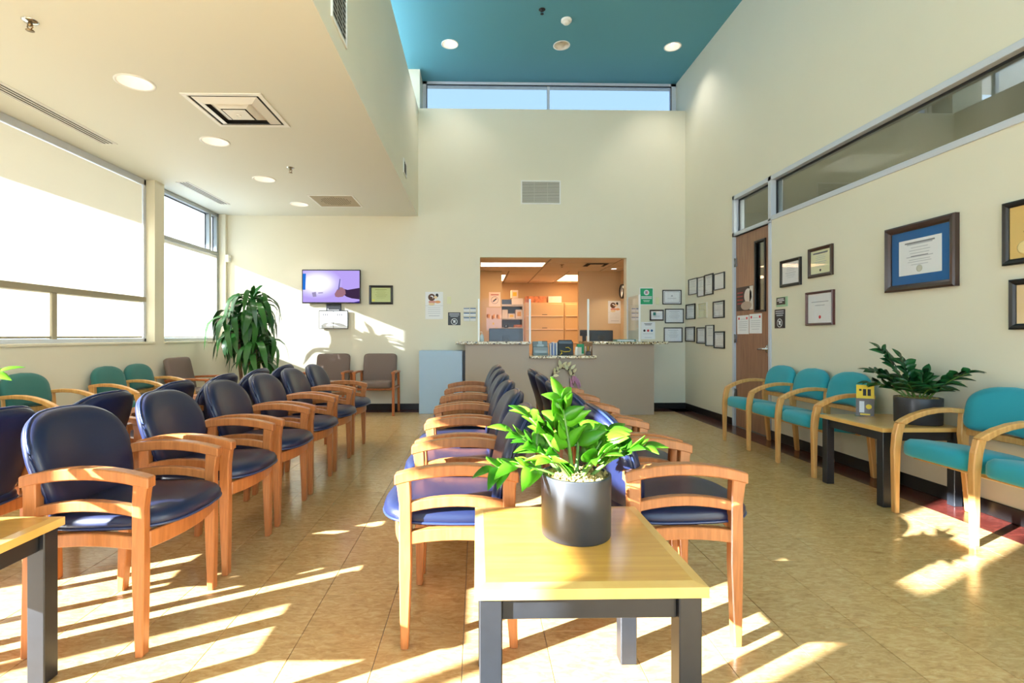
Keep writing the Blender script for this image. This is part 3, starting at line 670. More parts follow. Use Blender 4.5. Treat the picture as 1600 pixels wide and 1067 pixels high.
# ------------------------------------------------------------------ teal ganged seats
def make_bench(name, label, n, pitch, fab, loc, rz):
    t = thing(name, label, 'waiting bench', loc, rz)
    W_ = n*pitch
    so = superell(36, pitch/2-.018, .235, 5.0, 0, -.03)
    def fns(u, v, h): return (u, v, .42 + h - .03*(v+.03)/.23)
    ms = MB().pillow(so, (0, -.03), [(.3, .055), (.7, .052), (.9, .042), (.98, .02), (1, 0), (1, -.045), (.97, -.06), (.6, -.064)], fns).mesh('seat', fab)
    tl = math.radians(12); bo = []
    for (u, v) in superell(40, pitch/2-.012, .165, 3.6, 0, .165):
        if v < .14: v += .05*(1-(u/.24)**2)*(1 - v/.14) if u*u < .24**2 else 0
        if v > .15: v -= .04*(u/.24)**2*(v-.15)/.18
        bo.append((u, v))
    def fnb(u, v, h): return (u, .185 + v*math.sin(tl) - h*math.cos(tl) - .35*u*u, .505 + v*math.cos(tl) + h*math.sin(tl))
    mbk = MB().pillow(bo, (0, .18), [(.3, .035), (.7, .033), (.9, .024), (.98, .01), (1, -.004), (1, -.02), (.96, -.03), (.6, -.034)], fnb).mesh('backrest', fab)
    flg = [(-.232, 0), (-.260, 0), (-.265, .25), (-.268, .4), (-.26, .5), (-.24, .575), (-.19, .575), (-.21, .5), (-.222, .4), (-.228, .25)]
    rlg = [(.222, 0), (.256, 0), (.24, .25), (.22, .45), (.235, .655), (.18, .655), (.168, .5), (.185, .35)]
    mf = MB().prism(flg, -.019, .019, 'x').mesh('leg', MAPLE, .005); mr = MB().prism(rlg, -.019, .019, 'x').mesh('leg', MAPLE, .005)
    ac = [(-.24, .578), (-.2, .603), (-.14, .632), (-.06, .657), (.02, .67), (.1, .672), (.17, .667), (.236, .657)]
    al = [(-.19, .558), (-.165, .574), (-.115, .598), (-.05, .619), (.02, .632), (.1, .635), (.165, .631), (.236, .622)]
    al = [(y, z+.006) for y, z in al]
    ma = MB().strip(ac, al, -.022, .022, 'x').mesh('arm_rest', MAPLE, .006, 2)
    for i in range(n):
        x = -W_/2 + pitch*(i+.5); link_mesh('seat', ms, t, (x, 0, 0)); link_mesh('backrest', mbk, t, (x, 0, 0))
    for i in range(n+1):
        x = -W_/2 + pitch*i
        link_mesh('arm_rest', ma, t, (x, 0, 0)); link_mesh('leg', mf, t, (x, 0, 0)); link_mesh('leg', mr, t, (x, 0, 0))
    MB().box(-W_/2, W_/2, -.13, -.105, .345, .377).box(-W_/2, W_/2, .11, .135, .335, .367).obj('seat_beam', MAPLE, t, .003)
    MB().box(-W_/2, W_/2, .2, .222, .5, .54).obj('back_beam', MAPLE, t, .003)
    return t
make_bench('ganged_bench', 'three-seat teal bench with maple arms beside the door', 3, .482, TEAL, (2.93, 4.675, 0), -PI/2)
make_bench('ganged_bench', 'teal bench with maple arms at the right edge, nearest the camera', 3, .512, TEAL, (2.925, 2.40, 0), -PI/2)
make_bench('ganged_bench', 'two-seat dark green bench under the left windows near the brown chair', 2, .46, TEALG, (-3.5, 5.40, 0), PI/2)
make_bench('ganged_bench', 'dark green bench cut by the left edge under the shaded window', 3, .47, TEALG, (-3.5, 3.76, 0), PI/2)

# ------------------------------------------------------------------ brown chairs
def make_brown():
    t = thing('side_chair', '', 'chair')
    hw = .275
    def rbox(w, d, z0, z1, fn, e=5): 
        o = superell(32, w/2, d/2, e)
        h = (z1-z0)/2
        return MB().pillow(o, (0, 0), [(.6, h), (.9, h*.95), (.98, h*.75), (1, h*.3), (1, -h*.3), (.98, -h*.75), (.9, -h*.95), (.6, -h)], fn)
    rbox(.48, .47, 0, .1, lambda u, v, h: (u, v-.03, .43 + h - .02*v), 7).obj('seat', BROWNF, t)
    tl = math.radians(13)
    rbox(.50, .44, 0, .07, lambda u, v, h: (u, .215 + v*math.sin(tl) - h*math.cos(tl), .65 + v*math.cos(tl) + h*math.sin(tl)), 9).obj('backrest', BROWNF, t)
    ml = MB().prism([(-.27, 0), (-.243, 0), (-.238, .6), (-.275, .6)], -.018, .018, 'x').mesh('leg', CHERRY, .003)
    mr = MB().prism([(.235, 0), (.262, 0), (.222, .6), (.188, .6)], -.018, .018, 'x').mesh('leg', CHERRY, .003)
    ma = MB().strip([(-.285, .622), (-.1, .628), (.1, .622), (.235, .612)], [(-.285, .594), (-.1, .6), (.1, .594), (.235, .584)], -.026, .026, 'x').mesh('arm_rest', CHERRY, .004)
    mrl = box(-.012, .012, -.25, .21, .36, .40).mesh('side_rail', CHERRY, .003)
    for s in (-1, 1):
        for nm, me in (('leg', ml), ('leg', mr), ('arm_rest', ma), ('side_rail', mrl)): link_mesh(nm, me, t, (s*hw, 0, 0))
    box(-.27, .27, -.2, -.175, .355, .385).obj('seat_rail', CHERRY, t, .003); box(-.27, .27, .15, .175, .355, .385).obj('seat_rail', CHERRY, t, .003)
    return t
brown = make_brown(); bf = [True]
place(brown, bf, (onY(589, 600, 7.38).x, 7.41, 0), 0, 'brown tweed side chair against the back wall beside the pale blue panel', 'brown upholstered side chairs')
place(brown, bf, (onY(513, 600, 7.38).x, 7.41, 0), 0, 'brown tweed side chair against the back wall below the television', 'brown upholstered side chairs')
place(brown, bf, (-3.46, 6.33, 0), PI/2, 'brown tweed side chair against the window wall next to the green bench', 'brown upholstered side chairs')

# ------------------------------------------------------------------ end tables
TH_ = .527
def end_table(label, x0, x1, y0, y1):
    w, d = x1-x0, y1-y0
    t = thing('end_table', label, 'table', ((x0+x1)/2, (y0+y1)/2, 0))
    a, b, c = w/2, d/2, .028
    top = box(-a+c, a-c, -b+c, b-c, TH_-.03, TH_).obj('table_top', TTOP, t)
    v = []; f = []
    for (k, z) in ((0, TH_), (c, TH_-.004), (c, TH_-.03), (0, TH_-.03)): 
        p, q = a-c+k, b-c+k; v += [(-p, -q, z), (p, -q, z), (p, q, z), (-p, q, z)]
    for i in range(4):
        j = (i+1) % 4
        for s in range(4): f.append((i*4+s, i*4+(s+1) % 4, j*4+(s+1) % 4, j*4+s))
    MB().add(v, f).obj('lit_chamfer', TEDGE, top)
    L = .056; i = .012
    me = box(-L/2, L/2, -L/2, L/2, 0, TH_-.03).mesh('leg', BLACKP, .003)
    for sx in (-1, 1):
        for sy in (-1, 1): link_mesh('leg', me, t, (sx*(a-i-L/2), sy*(b-i-L/2), 0))
    for s in (-1, 1):
        yy = s*(b-i-L/2); box(-a+i+L, a-i-L, yy-.012, yy+.012, TH_-.092, TH_-.03).obj('apron', BLACKP, t, .002)
        xx = s*(a-i-L/2); box(xx-.012, xx+.012, -b+i+L, b-i-L, TH_-.092, TH_-.03).obj('apron', BLACKP, t, .002)
    return t
end_table('black-legged end table with honey top in the centre foreground', -.006, .562, 1.205, 1.785)
end_table('black-legged end table with honey top at the left edge', -1.95, -1.385, 1.14, 1.725)
end_table('black-legged end table between the teal benches by the right wall', 2.665, 3.225, 3.25, 3.86)

# ------------------------------------------------------------------ plants
def leaf_mesh(name, L, Wd, fold, curl, m, n=6, belly=.42, point=1.0):
    v = []; f = []
    for i in range(n+1):
        t = i/n; w = Wd/2*(math.sin(PI*t**(.75 if belly < .45 else 1.0))**.8 if 0 < t < 1 else 0.02)
        if i == 0: w = Wd*.05
        if i == n: w = Wd*.02
        y = L*t; z = curl*t*t*L
        v += [(-w, y, z+fold*w), (0, y, z), (w, y, z+fold*w)]
    for i in range(n):
        k = 3*i; f += [(k, k+1, k+4, k+3), (k+1, k+2, k+5, k+4)]
    vb = [(x, y, z-.0012) for x, y, z in v]; N = len(v)
    f2 = [tuple(reversed([i+N for i in q])) for q in f]
    rim = []
    for i in range(n):
        k = 3*i; rim += [(k, k+3, k+3+N, k+N), (k+2, k+2+N, k+5+N, k+5)]
    return MB().add(v+vb, f+f2+rim, True).mesh(name, m)
def frame_to_euler(fwd, up):
    y = fwd.normalized(); x = y.cross(up).normalized(); z = x.cross(y)
    return Matrix((x, y, z)).transposed().to_euler()
def zz_plant(label, loc, pr, ph, stems, lm, L, rs, moss=True):
    rnd = random.Random(rs)
    t = thing('potted_plant', label, 'plant', loc)
    MB().lathe([(.0005, 0), (pr*.96, 0), (pr*.985, .004), (pr, ph-.004), (pr*.995, ph), (pr*.93, ph), (pr*.92, ph-.03), (.0005, ph-.032)], 40).obj('pot', POTM, t)
    mb = MB(); n = 24
    v = [(0, 0, ph-.004)]; f = []
    for j, rr in enumerate((.25, .5, .75, .92)):
        for k in range(n): a = 2*PI*k/n; v.append((pr*rr*math.cos(a), pr*rr*math.sin(a), ph-.008+rnd.uniform(-.008, .010)*(1 if j < 3 else .4)))
    for k in range(n): f.append((0, 1+k, 1+(k+1) % n))
    for j in range(3):
        for k in range(n): f.append((1+j*n+k, 1+(j+1)*n+k, 1+(j+1)*n+(k+1) % n, 1+j*n+(k+1) % n))
    mb.add(v, f); 
    for i in range(150):
        a = rnd.uniform(0, 2*PI); r = pr*.88*math.sqrt(rnd.random()); s = rnd.uniform(.004, .009); x, y = r*math.cos(a), r*math.sin(a); z = ph-.008+rnd.uniform(0, .008)
        mb.add([(x-s, y-s*.6, z-s), (x+s, y-s*.5, z-s*.4), (x, y+s, z-s*.5), (x, y, z+s)], [(0,1,3),(1,2,3),(2,0,3),(0,2,1)])
    tag(mb.obj('moss', MOSS, t), kind='stuff')
    lms = [leaf_mesh('leaf', L, L*.58, .25, -.25, lm), leaf_mesh('leaf', L*.88, L*.58, .35, .12, lm), leaf_mesh('leaf', L*1.1, L*.48, .2, -.45, lm)]
    for (tx, ty, tz, nl) in stems:
        bx, by = tx*.18 if abs(tx) < .3 else math.copysign(.05, tx), ty*.18
        bx = max(-pr*.6, min(pr*.6, bx)); by = max(-pr*.6, min(pr*.6, by))
        P0 = Vector((bx, by, ph-.02)); P2 = Vector((tx, ty, ph+tz)); ln = (P2-P0).length
        P1 = P0.lerp(P2, .45) + Vector((0, 0, ln*.2)); 
        cur = [P0*(1-s)**2 + P1*2*s*(1-s) + P2*s*s for s in [i/9 for i in range(10)]]
        so = MB().tube(cur, .0072, 6, .0025).obj('stem', STEM, t)
        side0 = Vector((rnd.uniform(-1, 1), rnd.uniform(-1, 1), .3)).normalized()
        for i in range(nl):
            s = .3 + .7*(i+.5)/nl if nl > 4 else .5+.5*(i+.5)/nl
            p = P0*(1-s)**2 + P1*2*s*(1-s) + P2*s*s; tg = (P1-P0)*2*(1-s) + (P2-P1)*2*s; tg.normalize()
            sd = tg.cross(Vector((0, 0, 1)));
            if sd.length < .2: sd = side0.copy()
            sd.normalize(); upv = sd.cross(tg).normalized()
            for g in (-1, 1):
                fw_ = (tg*rnd.uniform(.25, .6) + sd*g*rnd.uniform(.7, 1.0) + upv*rnd.uniform(-.1, .5)).normalized()
                up_ = (upv + tg*-.3 + Vector((rnd.uniform(-.3, .3), rnd.uniform(-.3, .3), .2))).normalized()
                k = (.78 + .3*math.sin(PI*min(1, s*.9)))*rnd.uniform(.85, 1.1)
                link_mesh('leaf', lms[rnd.randrange(3)], so, p, frame_to_euler(fw_, up_), (k, k, k))
        tg = (P2-P1).normalized(); link_mesh('leaf', lms[0], so, P2, frame_to_euler(tg, Vector((0, -.3, 1))), (.85,)*3)
    return t
zz_plant('bright green leafy plant in charcoal pot on the centre foreground table', (.303, 1.535, TH_), .106, .185,
    [(-.25, -.02, .02, 6), (-.20, .05, .12, 5), (-.145, -.03, .175, 7), (-.045, .02, .225, 8), (.20, -.03, .085, 6), (.12, .06, .11, 4), (.06, -.09, .07, 3), (-.09, -.1, .06, 4), (.03, .10, .12, 4), (-.13, .1, .07, 4), (.07, .03, .05, 3)], LEAFB, .084, 3)
zz_plant('dark green leafy plant in charcoal pot on the right wall table', (3.06, 3.43, TH_), .135, .18,
    [(-.13, .17, .33, 8), (-.04, .10, .27, 7), (.04, -.33, .19, 9), (-.2, .16, .17, 7), (.02, -.18, .10, 6), (-.16, -.1, .1, 6), (.06, .2, .12, 6), (-.24, .12, .09, 6), (-.2, 0, .14, 5), (.05, .0, .16, 6), (-.1, -.22, .08, 5)], LEAFD, .095, 5)
zz_plant('green leafy plant on the left edge table, one leaf showing', (-1.83, 1.42, TH_), .106, .185,
    [(.30, .22, .30, 7), (-.25, 0, .12, 6), (-.1, -.2, .2, 6), (.1, .1, .15, 6), (-.12, .18, .22, 6), (.05, -.1, .26, 6)], LEAFB, .078, 8)

def dracaena(loc):
    rnd = random.Random(11)
    t = thing('corn_plant', 'tall corn plant with drooping strap leaves in the window corner', 'plant', loc)
    MB().lathe([(.0005, 0), (.15, 0), (.19, .34), (.2, .36), (.18, .36), (.17, .32), (.0005, .31)], 28).obj('planter', TERRA, t)
    MB().lathe([(.0005, .325), (.17, .32)], 20).obj('soil', mat('potting_soil', (60, 44, 32), .95), t)
    def strap(L, Wd, e0, droop, n=9):
        v = []; f = []; y = z = 0; a = e0
        pts = []
        for i in range(n+1):
            pts.append((y, z)); st = L/n; y += math.cos(a)*st; z += math.sin(a)*st; a = max(-1.5, a - droop/n*(1.25 if i < n*.6 else .6))
        for i, (y, z) in enumerate(pts):
            q = i/n; w = Wd/2*max(.03, (min(1, .35+q*2.2))*(1-max(0, (q-.55)/.45)**2)); wv = .006*math.sin(i*1.9)
            v += [(-w, y, z+.012+wv), (0, y, z), (w, y, z+.012-wv)]
        for i in range(n): k = 3*i; f += [(k, k+1, k+4, k+3), (k+1, k+2, k+5, k+4)]
        N = len(v); vb = [(x, y, z-.0014) for x, y, z in v]
        return MB().add(v+vb, f+[tuple(reversed([i+N for i in q])) for q in f], True).mesh('leaf', LEAFR)
    kinds = [strap(.66, .08, .8, 3.0), strap(.56, .085, .45, 2.5), strap(.74, .078, 1.05, 3.4), strap(.48, .08, .1, 2.0), strap(.20, .06, 1.35, .8)]
    for (x, y, h, r, nl) in ((.03, .02, 1.62, .028, 46), (-.13, -.06, 1.36, .026, 40), (.13, -.10, 1.02, .024, 30), (-.04, .10, 1.2, .024, 26)):
        c = MB().tube([(x*.5, y*.5, .3), (x*.8, y*.8, h*.5), (x, y, h)], r, 10, r*.75).obj('cane', CANE, t)
        for i in range(nl):
            q = i/(nl-1); a = i*2.4 + rnd.uniform(-.3, .3); z = h - .34*(1-q) + .06
            kd = 4 if q > .96 else rnd.choice((0, 1, 2) if q > .35 else (1, 3, 3))
            s = rnd.uniform(.82, 1.12)
            link_mesh('leaf', kinds[kd], c, (x + .02*math.cos(a), y+.02*math.sin(a), z), (rnd.uniform(-.15, .15), rnd.uniform(-.25, .25), a - PI/2), (s, s, s))
    return t
dp = onY(390, 560, 6.95); dracaena((dp.x, 6.95, 0))


# ------------------------------------------------------------------ reception desk
DF = 7.18
dx_l, dx_r, dm0, dm1 = -.164, 2.545, onY(827, 540, DF).x, onY(926, 540, DF).x
t = thing('reception_desk', 'taupe reception desk with a lowered middle section', 'desk', (0, 0, 0))
MB().prism([(dx_l, 0), (dx_r, 0), (dx_r, 1.015), (dm1, 1.015), (dm1, .8155), (dm0, .8155), (dm0, 1.015), (dx_l, 1.015)], DF, YB-.001, 'y').obj('desk_body', TAUPE, t)
gr = thing('granite_ledge', 'speckled granite ledge on the left of the reception desk', 'countertop', (0, 0, 1.016), 0, 'granite ledges'); box(-.30, dm0+.02, DF-.09, YB+.30, 0, .035).obj('slab', GRANITE, gr, .004)
gr = thing('granite_ledge', 'speckled granite ledge on the right of the reception desk', 'countertop', (0, 0, 1.016), 0, 'granite ledges'); box(dm1-.02, 2.72, DF-.09, YB-.001, 0, .035).box(dm1-.02, OX1-.001, YB-.001, YB+.30, 0, .035).obj('slab', GRANITE, gr, .004)
bpy.data.objects['granite_ledge'].children[0].data = MB().box(-.30, dm0+.02, DF-.09, YB-.001, 0, .035).box(OX0+.001, dm0+.02, YB-.001, YB+.30, 0, .035).mesh('slab', GRANITE, .003)
gr = thing('granite_ledge', 'low granite transaction ledge in the middle of the reception desk', 'countertop', (0, 0, .816), 0, 'granite ledges'); MB().box(dm0+.001, dm1-.001, DF-.0, YB+.30, 0, .035).box(dm0+.001, dm1+.035, DF-.10, DF-.001, 0, .035).obj('slab', GRANITE, gr, .004)
t = thing('side_cabinet', 'pale blue flat panel cabinet left of the reception desk', 'cabinet', (0, 0, 0))
box(-.84, -.21, 7.34, YB-.014, 0, .915).obj('cabinet_body', PALEBLUE, t, .003); box(-.209, -.168, 7.36, YB-.014, 0, .905).obj('side_panel_or_shade', FRB, t)  # black strip paints the shadow on the cabinet's side

def acrylic(label, x0, x1, y0, y1, z0, z1, edge):
    t = thing('sneeze_guard', label, 'screen', (0, 0, 0), 0, 'clear acrylic screens on the desk')
    box(x0, x1, y0, y1, z0, z1).obj('acrylic_sheet', ACRYL, t)
    for e in edge: box(*e, z0, z1+.002).obj('edge_strip', ACRE, t)
zt = 1.0515
fl, fr_ = onY(748, 500, 7.14).x, onY(999, 500, 7.14).x
ml_, mr_ = onY(828, 500, 7.14).x, onY(919, 500, 7.14).x
acrylic('clear acrylic screen on the left desk ledge', fl+.012, ml_-.012, 7.137, 7.143, zt, 1.655, ((fl-.012, fl+.012, 7.13, 7.15), (ml_-.012, ml_+.012, 7.13, 7.15)))
acrylic('clear acrylic screen on the right desk ledge', mr_+.012, fr_-.10, 7.137, 7.143, zt, 1.655, ((mr_-.014, mr_+.012, 7.13, 7.15),))
acrylic('clear acrylic side screen at the right end of the desk', fr_-.003, fr_+.003, 7.145, 7.70, zt, 1.72, ((fr_-.012, fr_+.012, 7.125, 7.145), (fr_-.01, fr_+.01, 7.70, 7.715)))

# wreath on the desk front
wc = onY(879, 592, DF); rnd = random.Random(4)
t = thing('wreath', 'small wreath of cream leaves and lavender on the desk front', 'wreath', (wc.x, DF-.03, wc.z))
MB().tube([(.16*math.cos(a), 0, .16*math.sin(a)) for a in [2*PI*i/32 for i in range(32)]], .014, 6, closed=True).obj('twig_ring', TWIG, t)
lc = leaf_mesh('leaf', .13, .05, .3, .2, CREAMFL)
for i in range(17):
    a = .25 + 2.7*i/16; r = .16+rnd.uniform(-.03, .03)
    d = Vector((-math.sin(a)*-.4+math.cos(a)*rnd.uniform(-.2, .9), -.5, math.cos(a)*.2+math.sin(a)*rnd.uniform(-.1, .9)+.1))
    if i % 2: d.x = -d.x
    link_mesh('leaf', lc, t, (r*math.cos(a), -.012, r*math.sin(a)), frame_to_euler(d, Vector((0, -1, .2))), (rnd.uniform(.8, 1.1),)*3)
lvm = MB()
prof = [(.001, 0), (.010, .02), (.014, .05), (.012, .09), (.007, .12), (.001, .14)]
lvm = MB().lathe(prof, 8).mesh('lavender_spike', LAV)
for i in range(12):
    a = -.75 + 1.0*i/11; r = .16+rnd.uniform(-.05, .05)
    d = Vector((rnd.uniform(-.1, .45), -.25, -1)).normalized()
    q = d.to_track_quat('Z', 'Y').to_euler(); link_mesh('lavender_spike', lvm, t, (r*math.cos(a), -.02, r*math.sin(a)+.04), q)

# things on the desk
def small(name, label, cat, mb, m, loc, rz=0, bevel=.002):
    t = tag(mb.obj(name, m, None, bevel), label, cat); t.location = loc; t.rotation_euler = (0, 0, rz); return t
zl = .8515; YD = 7.40
def dx_at(px, Y=YD): return onY(px, 550, Y).x
t = thing('leaflet_holder', 'grey tiered leaflet holder at the left of the low desk ledge', 'holder', (dx_at(844), YD, zl))
MB().prism([(-.08, 0), (.06, 0), (.06, .2), (.03, .2), (.01, .13), (-.05, .12), (-.06, .03)], -.11, .11, 'x').obj('holder_body', GREYP, t, .003)
for k in range(4): box(-.09+.02*k, .09-.02*k, -.064+.022*k, -.058+.022*k, .03+.04*k, .07+.045*k).obj('tier_pocket', mat('smoke_plastic', (150, 168, 174), .2), t, .002)
t = thing('folder_stack', 'upright blue and white folders beside the leaflet holder', 'folders', (dx_at(864), YD-.02, zl))
for k in range(5): box(-.05+.022*k, -.035+.022*k, -.05, .10, 0, .17+.01*(k % 3)).obj('folder', (PAPER, BLUEP, PAPER, BLUEP, PAPER)[k], t)
t = thing('desk_phone', 'black desk phone seen from behind on the low ledge', 'phone', (dx_at(883), YD, zl))
MB().prism([(-.06, .0), (.10, .0), (.10, .03), (.02, .2), (-.01, .2)], -.115, .115, 'x').obj('phone_body', PHONEK, t, .006)
MB().strip([(-.014, .205), (.0, .225), (.03, .205)], [(-.02, .16), (-.005, .17), (.02, .17)], -.10, .10, 'x').obj('handset', mat('handset_blue', (40, 66, 84), .3), t, .006)
cab = MB().tube([(dx_at(873), YD-.13, zl+.008), (dx_at(876), YD-.11, zl+.03), (dx_at(874), YD-.10, zl+.07), (dx_at(880), YD-.10, zl+.05), (dx_at(888), YD-.10, zl+.055), (dx_at(890), YD-.10, zl+.085), (dx_at(886), YD-.10, zl+.115), (dx_at(882), YD-.10, zl+.11)], .007, 6)
tag(cab.obj('cable', CABLEY), 'yellow cable looping in front of the desk phone', 'cable')
small('paper_cup', 'white paper cone between the phone and the green box', 'cup', MB().lathe([(.0005, 0), (.033, 0), (.018, .12), (.0005, .12)], 16), WHITEP, (dx_at(899.5), YD-.06, zl))
t = thing('tissue_box', 'green and white box right of the desk phone', 'box', (dx_at(907), YD+.02, zl))
box(-.045, .045, -.05, .05, 0, .13).obj('box_body', CARDB, t, .003); MB().box(-.046, .046, -.051, .051, .115, .16).box(.01, .046, -.0515, -.02, .02, .12).obj('box_print', GREEN, t)
t = thing('pen_tray', 'dark tray of pens by the right acrylic edge of low ledge', 'tray', (dx_at(915.5), YD-.13, zl))
box(-.03, .03, -.05, .05, 0, .06).obj('tray_body', PHONEK, t, .004)
for k in range(3): MB().tube([(-.03+.03*k, 0, .03), (-.04+.04*k, -.02, .13)], .005, 6).obj('pen', (WHITEP, CABLEY, WHITEP)[k], t)
t = thing('hand_sanitizer', 'small clear pump bottle on the left desk ledge', 'bottle', (onY(753, 530, 7.3).x, 7.3, zt))
MB().lathe([(.0005, 0), (.03, 0), (.03, .08), (.012, .1), (.012, .11), (.0005, .11)], 16).obj('bottle_body', mat('sanitizer', (186, 206, 214), .15), t)
MB().tube([(0, 0, .11), (0, 0, .14), (-.03, 0, .138)], .005, 6).obj('pump', WHITEP, t)
t = thing('paper_tray', 'low stack of papers in a teal tray on the right ledge', 'tray', (onY(976, 530, 7.3).x, 7.32, zt))
MB().box(-.14, .14, -.1, .1, 0, .006).box(-.14, -.134, -.1, .1, .006, .03).box(.134, .14, -.1, .1, .006, .03).box(-.134, .134, .094, .1, .006, .03).obj('tray_body', mat('tray_teal', (96, 160, 158), .4), t); box(-.12, .12, -.09, .085, .006, .022).obj('paper_stack', PAPER, t)

# ------------------------------------------------------------------ reception room behind
RY1, RY2, RZ = 10.1, 12.4, 2.44
RX0, RX1 = -1.0, 2.90
mb = MB()
struct('wall_reception_right', box(RX1, RX1+.1, YB+WT, RY1, 0, RZ+.05), INNERW)
struct('wall_reception_left', box(RX0-.1, RX0, YB+WT, RY1, 0, RZ+.05), INNERW)
lx1 = onY(784, 450, RY1).x; rx0 = onY(904.5, 450, RY1).x
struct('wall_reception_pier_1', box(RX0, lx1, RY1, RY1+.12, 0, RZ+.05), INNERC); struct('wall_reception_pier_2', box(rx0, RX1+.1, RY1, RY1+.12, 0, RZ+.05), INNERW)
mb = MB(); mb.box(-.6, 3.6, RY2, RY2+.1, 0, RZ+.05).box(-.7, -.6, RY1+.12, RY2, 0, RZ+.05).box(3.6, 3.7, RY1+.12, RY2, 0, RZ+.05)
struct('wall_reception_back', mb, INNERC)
struct('floor_reception', box(RX0-.1, 3.7, YB+WT, RY2+.1, -.1, 0), mat('office_carpet', (176, 158, 138), .95))
cr = struct('ceiling_reception', box(RX0-.1, 3.7, YB+WT, RY2+.1, RZ+.03, RZ+.1), CTILE)
fix = [(0.04, 1.26, 8.94, 9.5), (.04, .65, 10.74, 11.96), (1.87, 2.48, 10.74, 11.96)]
rows = [(7.92, 8.33, 1.22), (8.33, 8.94, 1.22), (8.94, 9.5, 1.22), (9.5, 10.1, 1.22), (10.1, 10.74, .61), (10.74, 11.96, .61), (11.96, 12.4, .61)]
grid = MB(); tsh = {}
for (y0, y1, st) in rows:
    x = .04 - 1.22
    while x < 3.6:
        x1 = x + st
        if x1 > RX0 + .2 and (y0 >= RY1 or x < RX1):
            a0, a1 = max(x, RX0 if y0 < RY1 else -.6), min(x1, RX1 if y0 < RY1 else 3.6)
            if not any(abs(a0-f[0]) < .02 and abs(y0-f[2]) < .02 for f in fix):
                key = (round(a1-a0, 3), round(y1-y0, 3))
                if key not in tsh: w, d = key; tsh[key] = box(-w/2+.014, w/2-.014, -d/2+.014, d/2-.014, 0, .02).mesh('ceiling_tile', CTILE, .003)
                link_mesh('ceiling_tile', tsh[key], cr, ((a0+a1)/2, (y0+y1)/2, RZ-.004))
            grid.box(a0-.011, a0+.011, y0, y1, RZ, RZ+.03)
        x = x1
    grid.box(RX0 if y0 < RY1 else -.6, RX1 if y0 < RY1 else 3.6, y0-.011, y0+.011, RZ+.001, RZ+.03)
grid.obj('ceiling_grid_bars', TGRID, cr)
FL = ['wide fluorescent panel in the reception ceiling nearest the opening', 'left rear fluorescent panel in the reception ceiling', 'right rear fluorescent panel in the reception ceiling']
for f, l in zip(fix, FL):
    w, d = f[1]-f[0]-.03, f[3]-f[2]-.03
    t = thing('fluorescent_light', l, 'ceiling light', ((f[0]+f[1])/2, (f[2]+f[3])/2, RZ), 0, 'reception fluorescent panels')
    e = .02; MB().box(-w/2, w/2, -d/2, -d/2+e, -.004, .03).box(-w/2, w/2, d/2-e, d/2, -.004, .03).box(-w/2, -w/2+e, -d/2+e, d/2-e, -.004, .03).box(w/2-e, w/2, -d/2+e, d/2-e, -.004, .03).obj('light_frame', WHITE, t)
    box(-w/2+e, w/2-e, -d/2+e, d/2-e, .004, .012).obj('diffuser', FLUOR, t)
dv = onZ(934, 411.5, RZ)
t = thing('supply_diffuser', 'small square air diffuser in the reception ceiling', 'air vent', (dv.x, 9.2, RZ-.004))
ringbox(MB(), .27, .2, -.012, -.001).obj('outer_frame', CTILE, t); box(-.2, .2, -.2, .2, -.003, -.001).obj('duct_throat', DARKV, t); box(-.12, .12, -.12, .12, -.014, -.008).obj('center_plate', CTILE, t)
sprinkler(onZ(878, 413, RZ) + Vector((0, 0, -.004)), 'small sprinkler in the reception ceiling tiles')
# wall washer above the calendar
p = onY(974, 424, 9.85)
t = thing('recessed_downlight', 'small lit downlight in the reception ceiling above the clock', 'downlight', (2.66, 9.72, RZ-.005), 0, 'recessed round downlights')
MB().lathe([(.05, -.003), (.075, -.006), (.08, 0)], 20).obj('trim_ring', WHITE, t); MB().lathe([(.0005, -.002), (.05, -.002)], 20).obj('bulb', DOWN, t)
L = bpy.data.lights.new('washer_lamp', 'SPOT'); L.energy = 22; L.spot_size = 1.9; L.spot_blend = .5; L.color = (1, .82, .58); L.shadow_soft_size = .03
lo = bpy.data.objects.new('washer_lamp', L); C.objects.link(lo); lo.parent = t; lo.location = (0, 0, -.01); lo.rotation_euler = (-.25, 0, 0)
# worktop and monitors
t = thing('work_counter', 'staff worktop behind the reception ledge', 'counter', (0, 0, 0)); box(RX0+.02, RX1-.02, YB+.32, 8.75, .72, .75).obj('worktop', TAUPE, t); box(RX0+.02, RX1-.02, 8.2, 8.22, 0, .72).obj('modesty_panel', TAUPE, t)
def monitor(label, px0, px1, pyt, Y, rz=0, cam_=False):
    a, b = onY(px0, pyt, Y), onY(px1, pyt, Y); w = b.x-a.x
    t = thing('monitor', label, 'monitor', ((a.x+b.x)/2, Y, .75), rz, 'reception monitors'); top = a.z-.75; h = w*.58
    box(-w/2, w/2, -.02, .012, top-h, top).obj('monitor_back', MONB, t, .008); box(-w/2+.01, w/2-.01, .012, .016, top-h+.01, top-.01).obj('screen', FRB, t)
    box(-.06, .06, -.035, -.02, top-h*.62, top-h*.38).obj('mount', FRB, t, .004); MB().box(-.03, .03, -.05, -.03, 0, top-h*.5).box(-.12, .12, -.12, .06, 0, .012).obj('stand', FRB, t, .003)
    if cam_: b_ = MB().tube([(-.03, -.02, top+.035), (.03, -.02, top+.035)], .028, 10).obj('webcam', FRB, t); MB().tube([(0, -.05, top+.035), (0, -.052, top+.035)], .014, 10).obj('lens', CHROME, b_)
    return t
monitor('dark monitor with a webcam on top, left behind the ledge', 764, 817, 513, 8.35, 0, True)
monitor('dark monitor on the right behind the reception ledge', 921, 957.5, 516, 8.35)
monitor('narrow dark monitor turned sideways beside the right monitor', 906, 922, 515.5, 8.2, -.5)
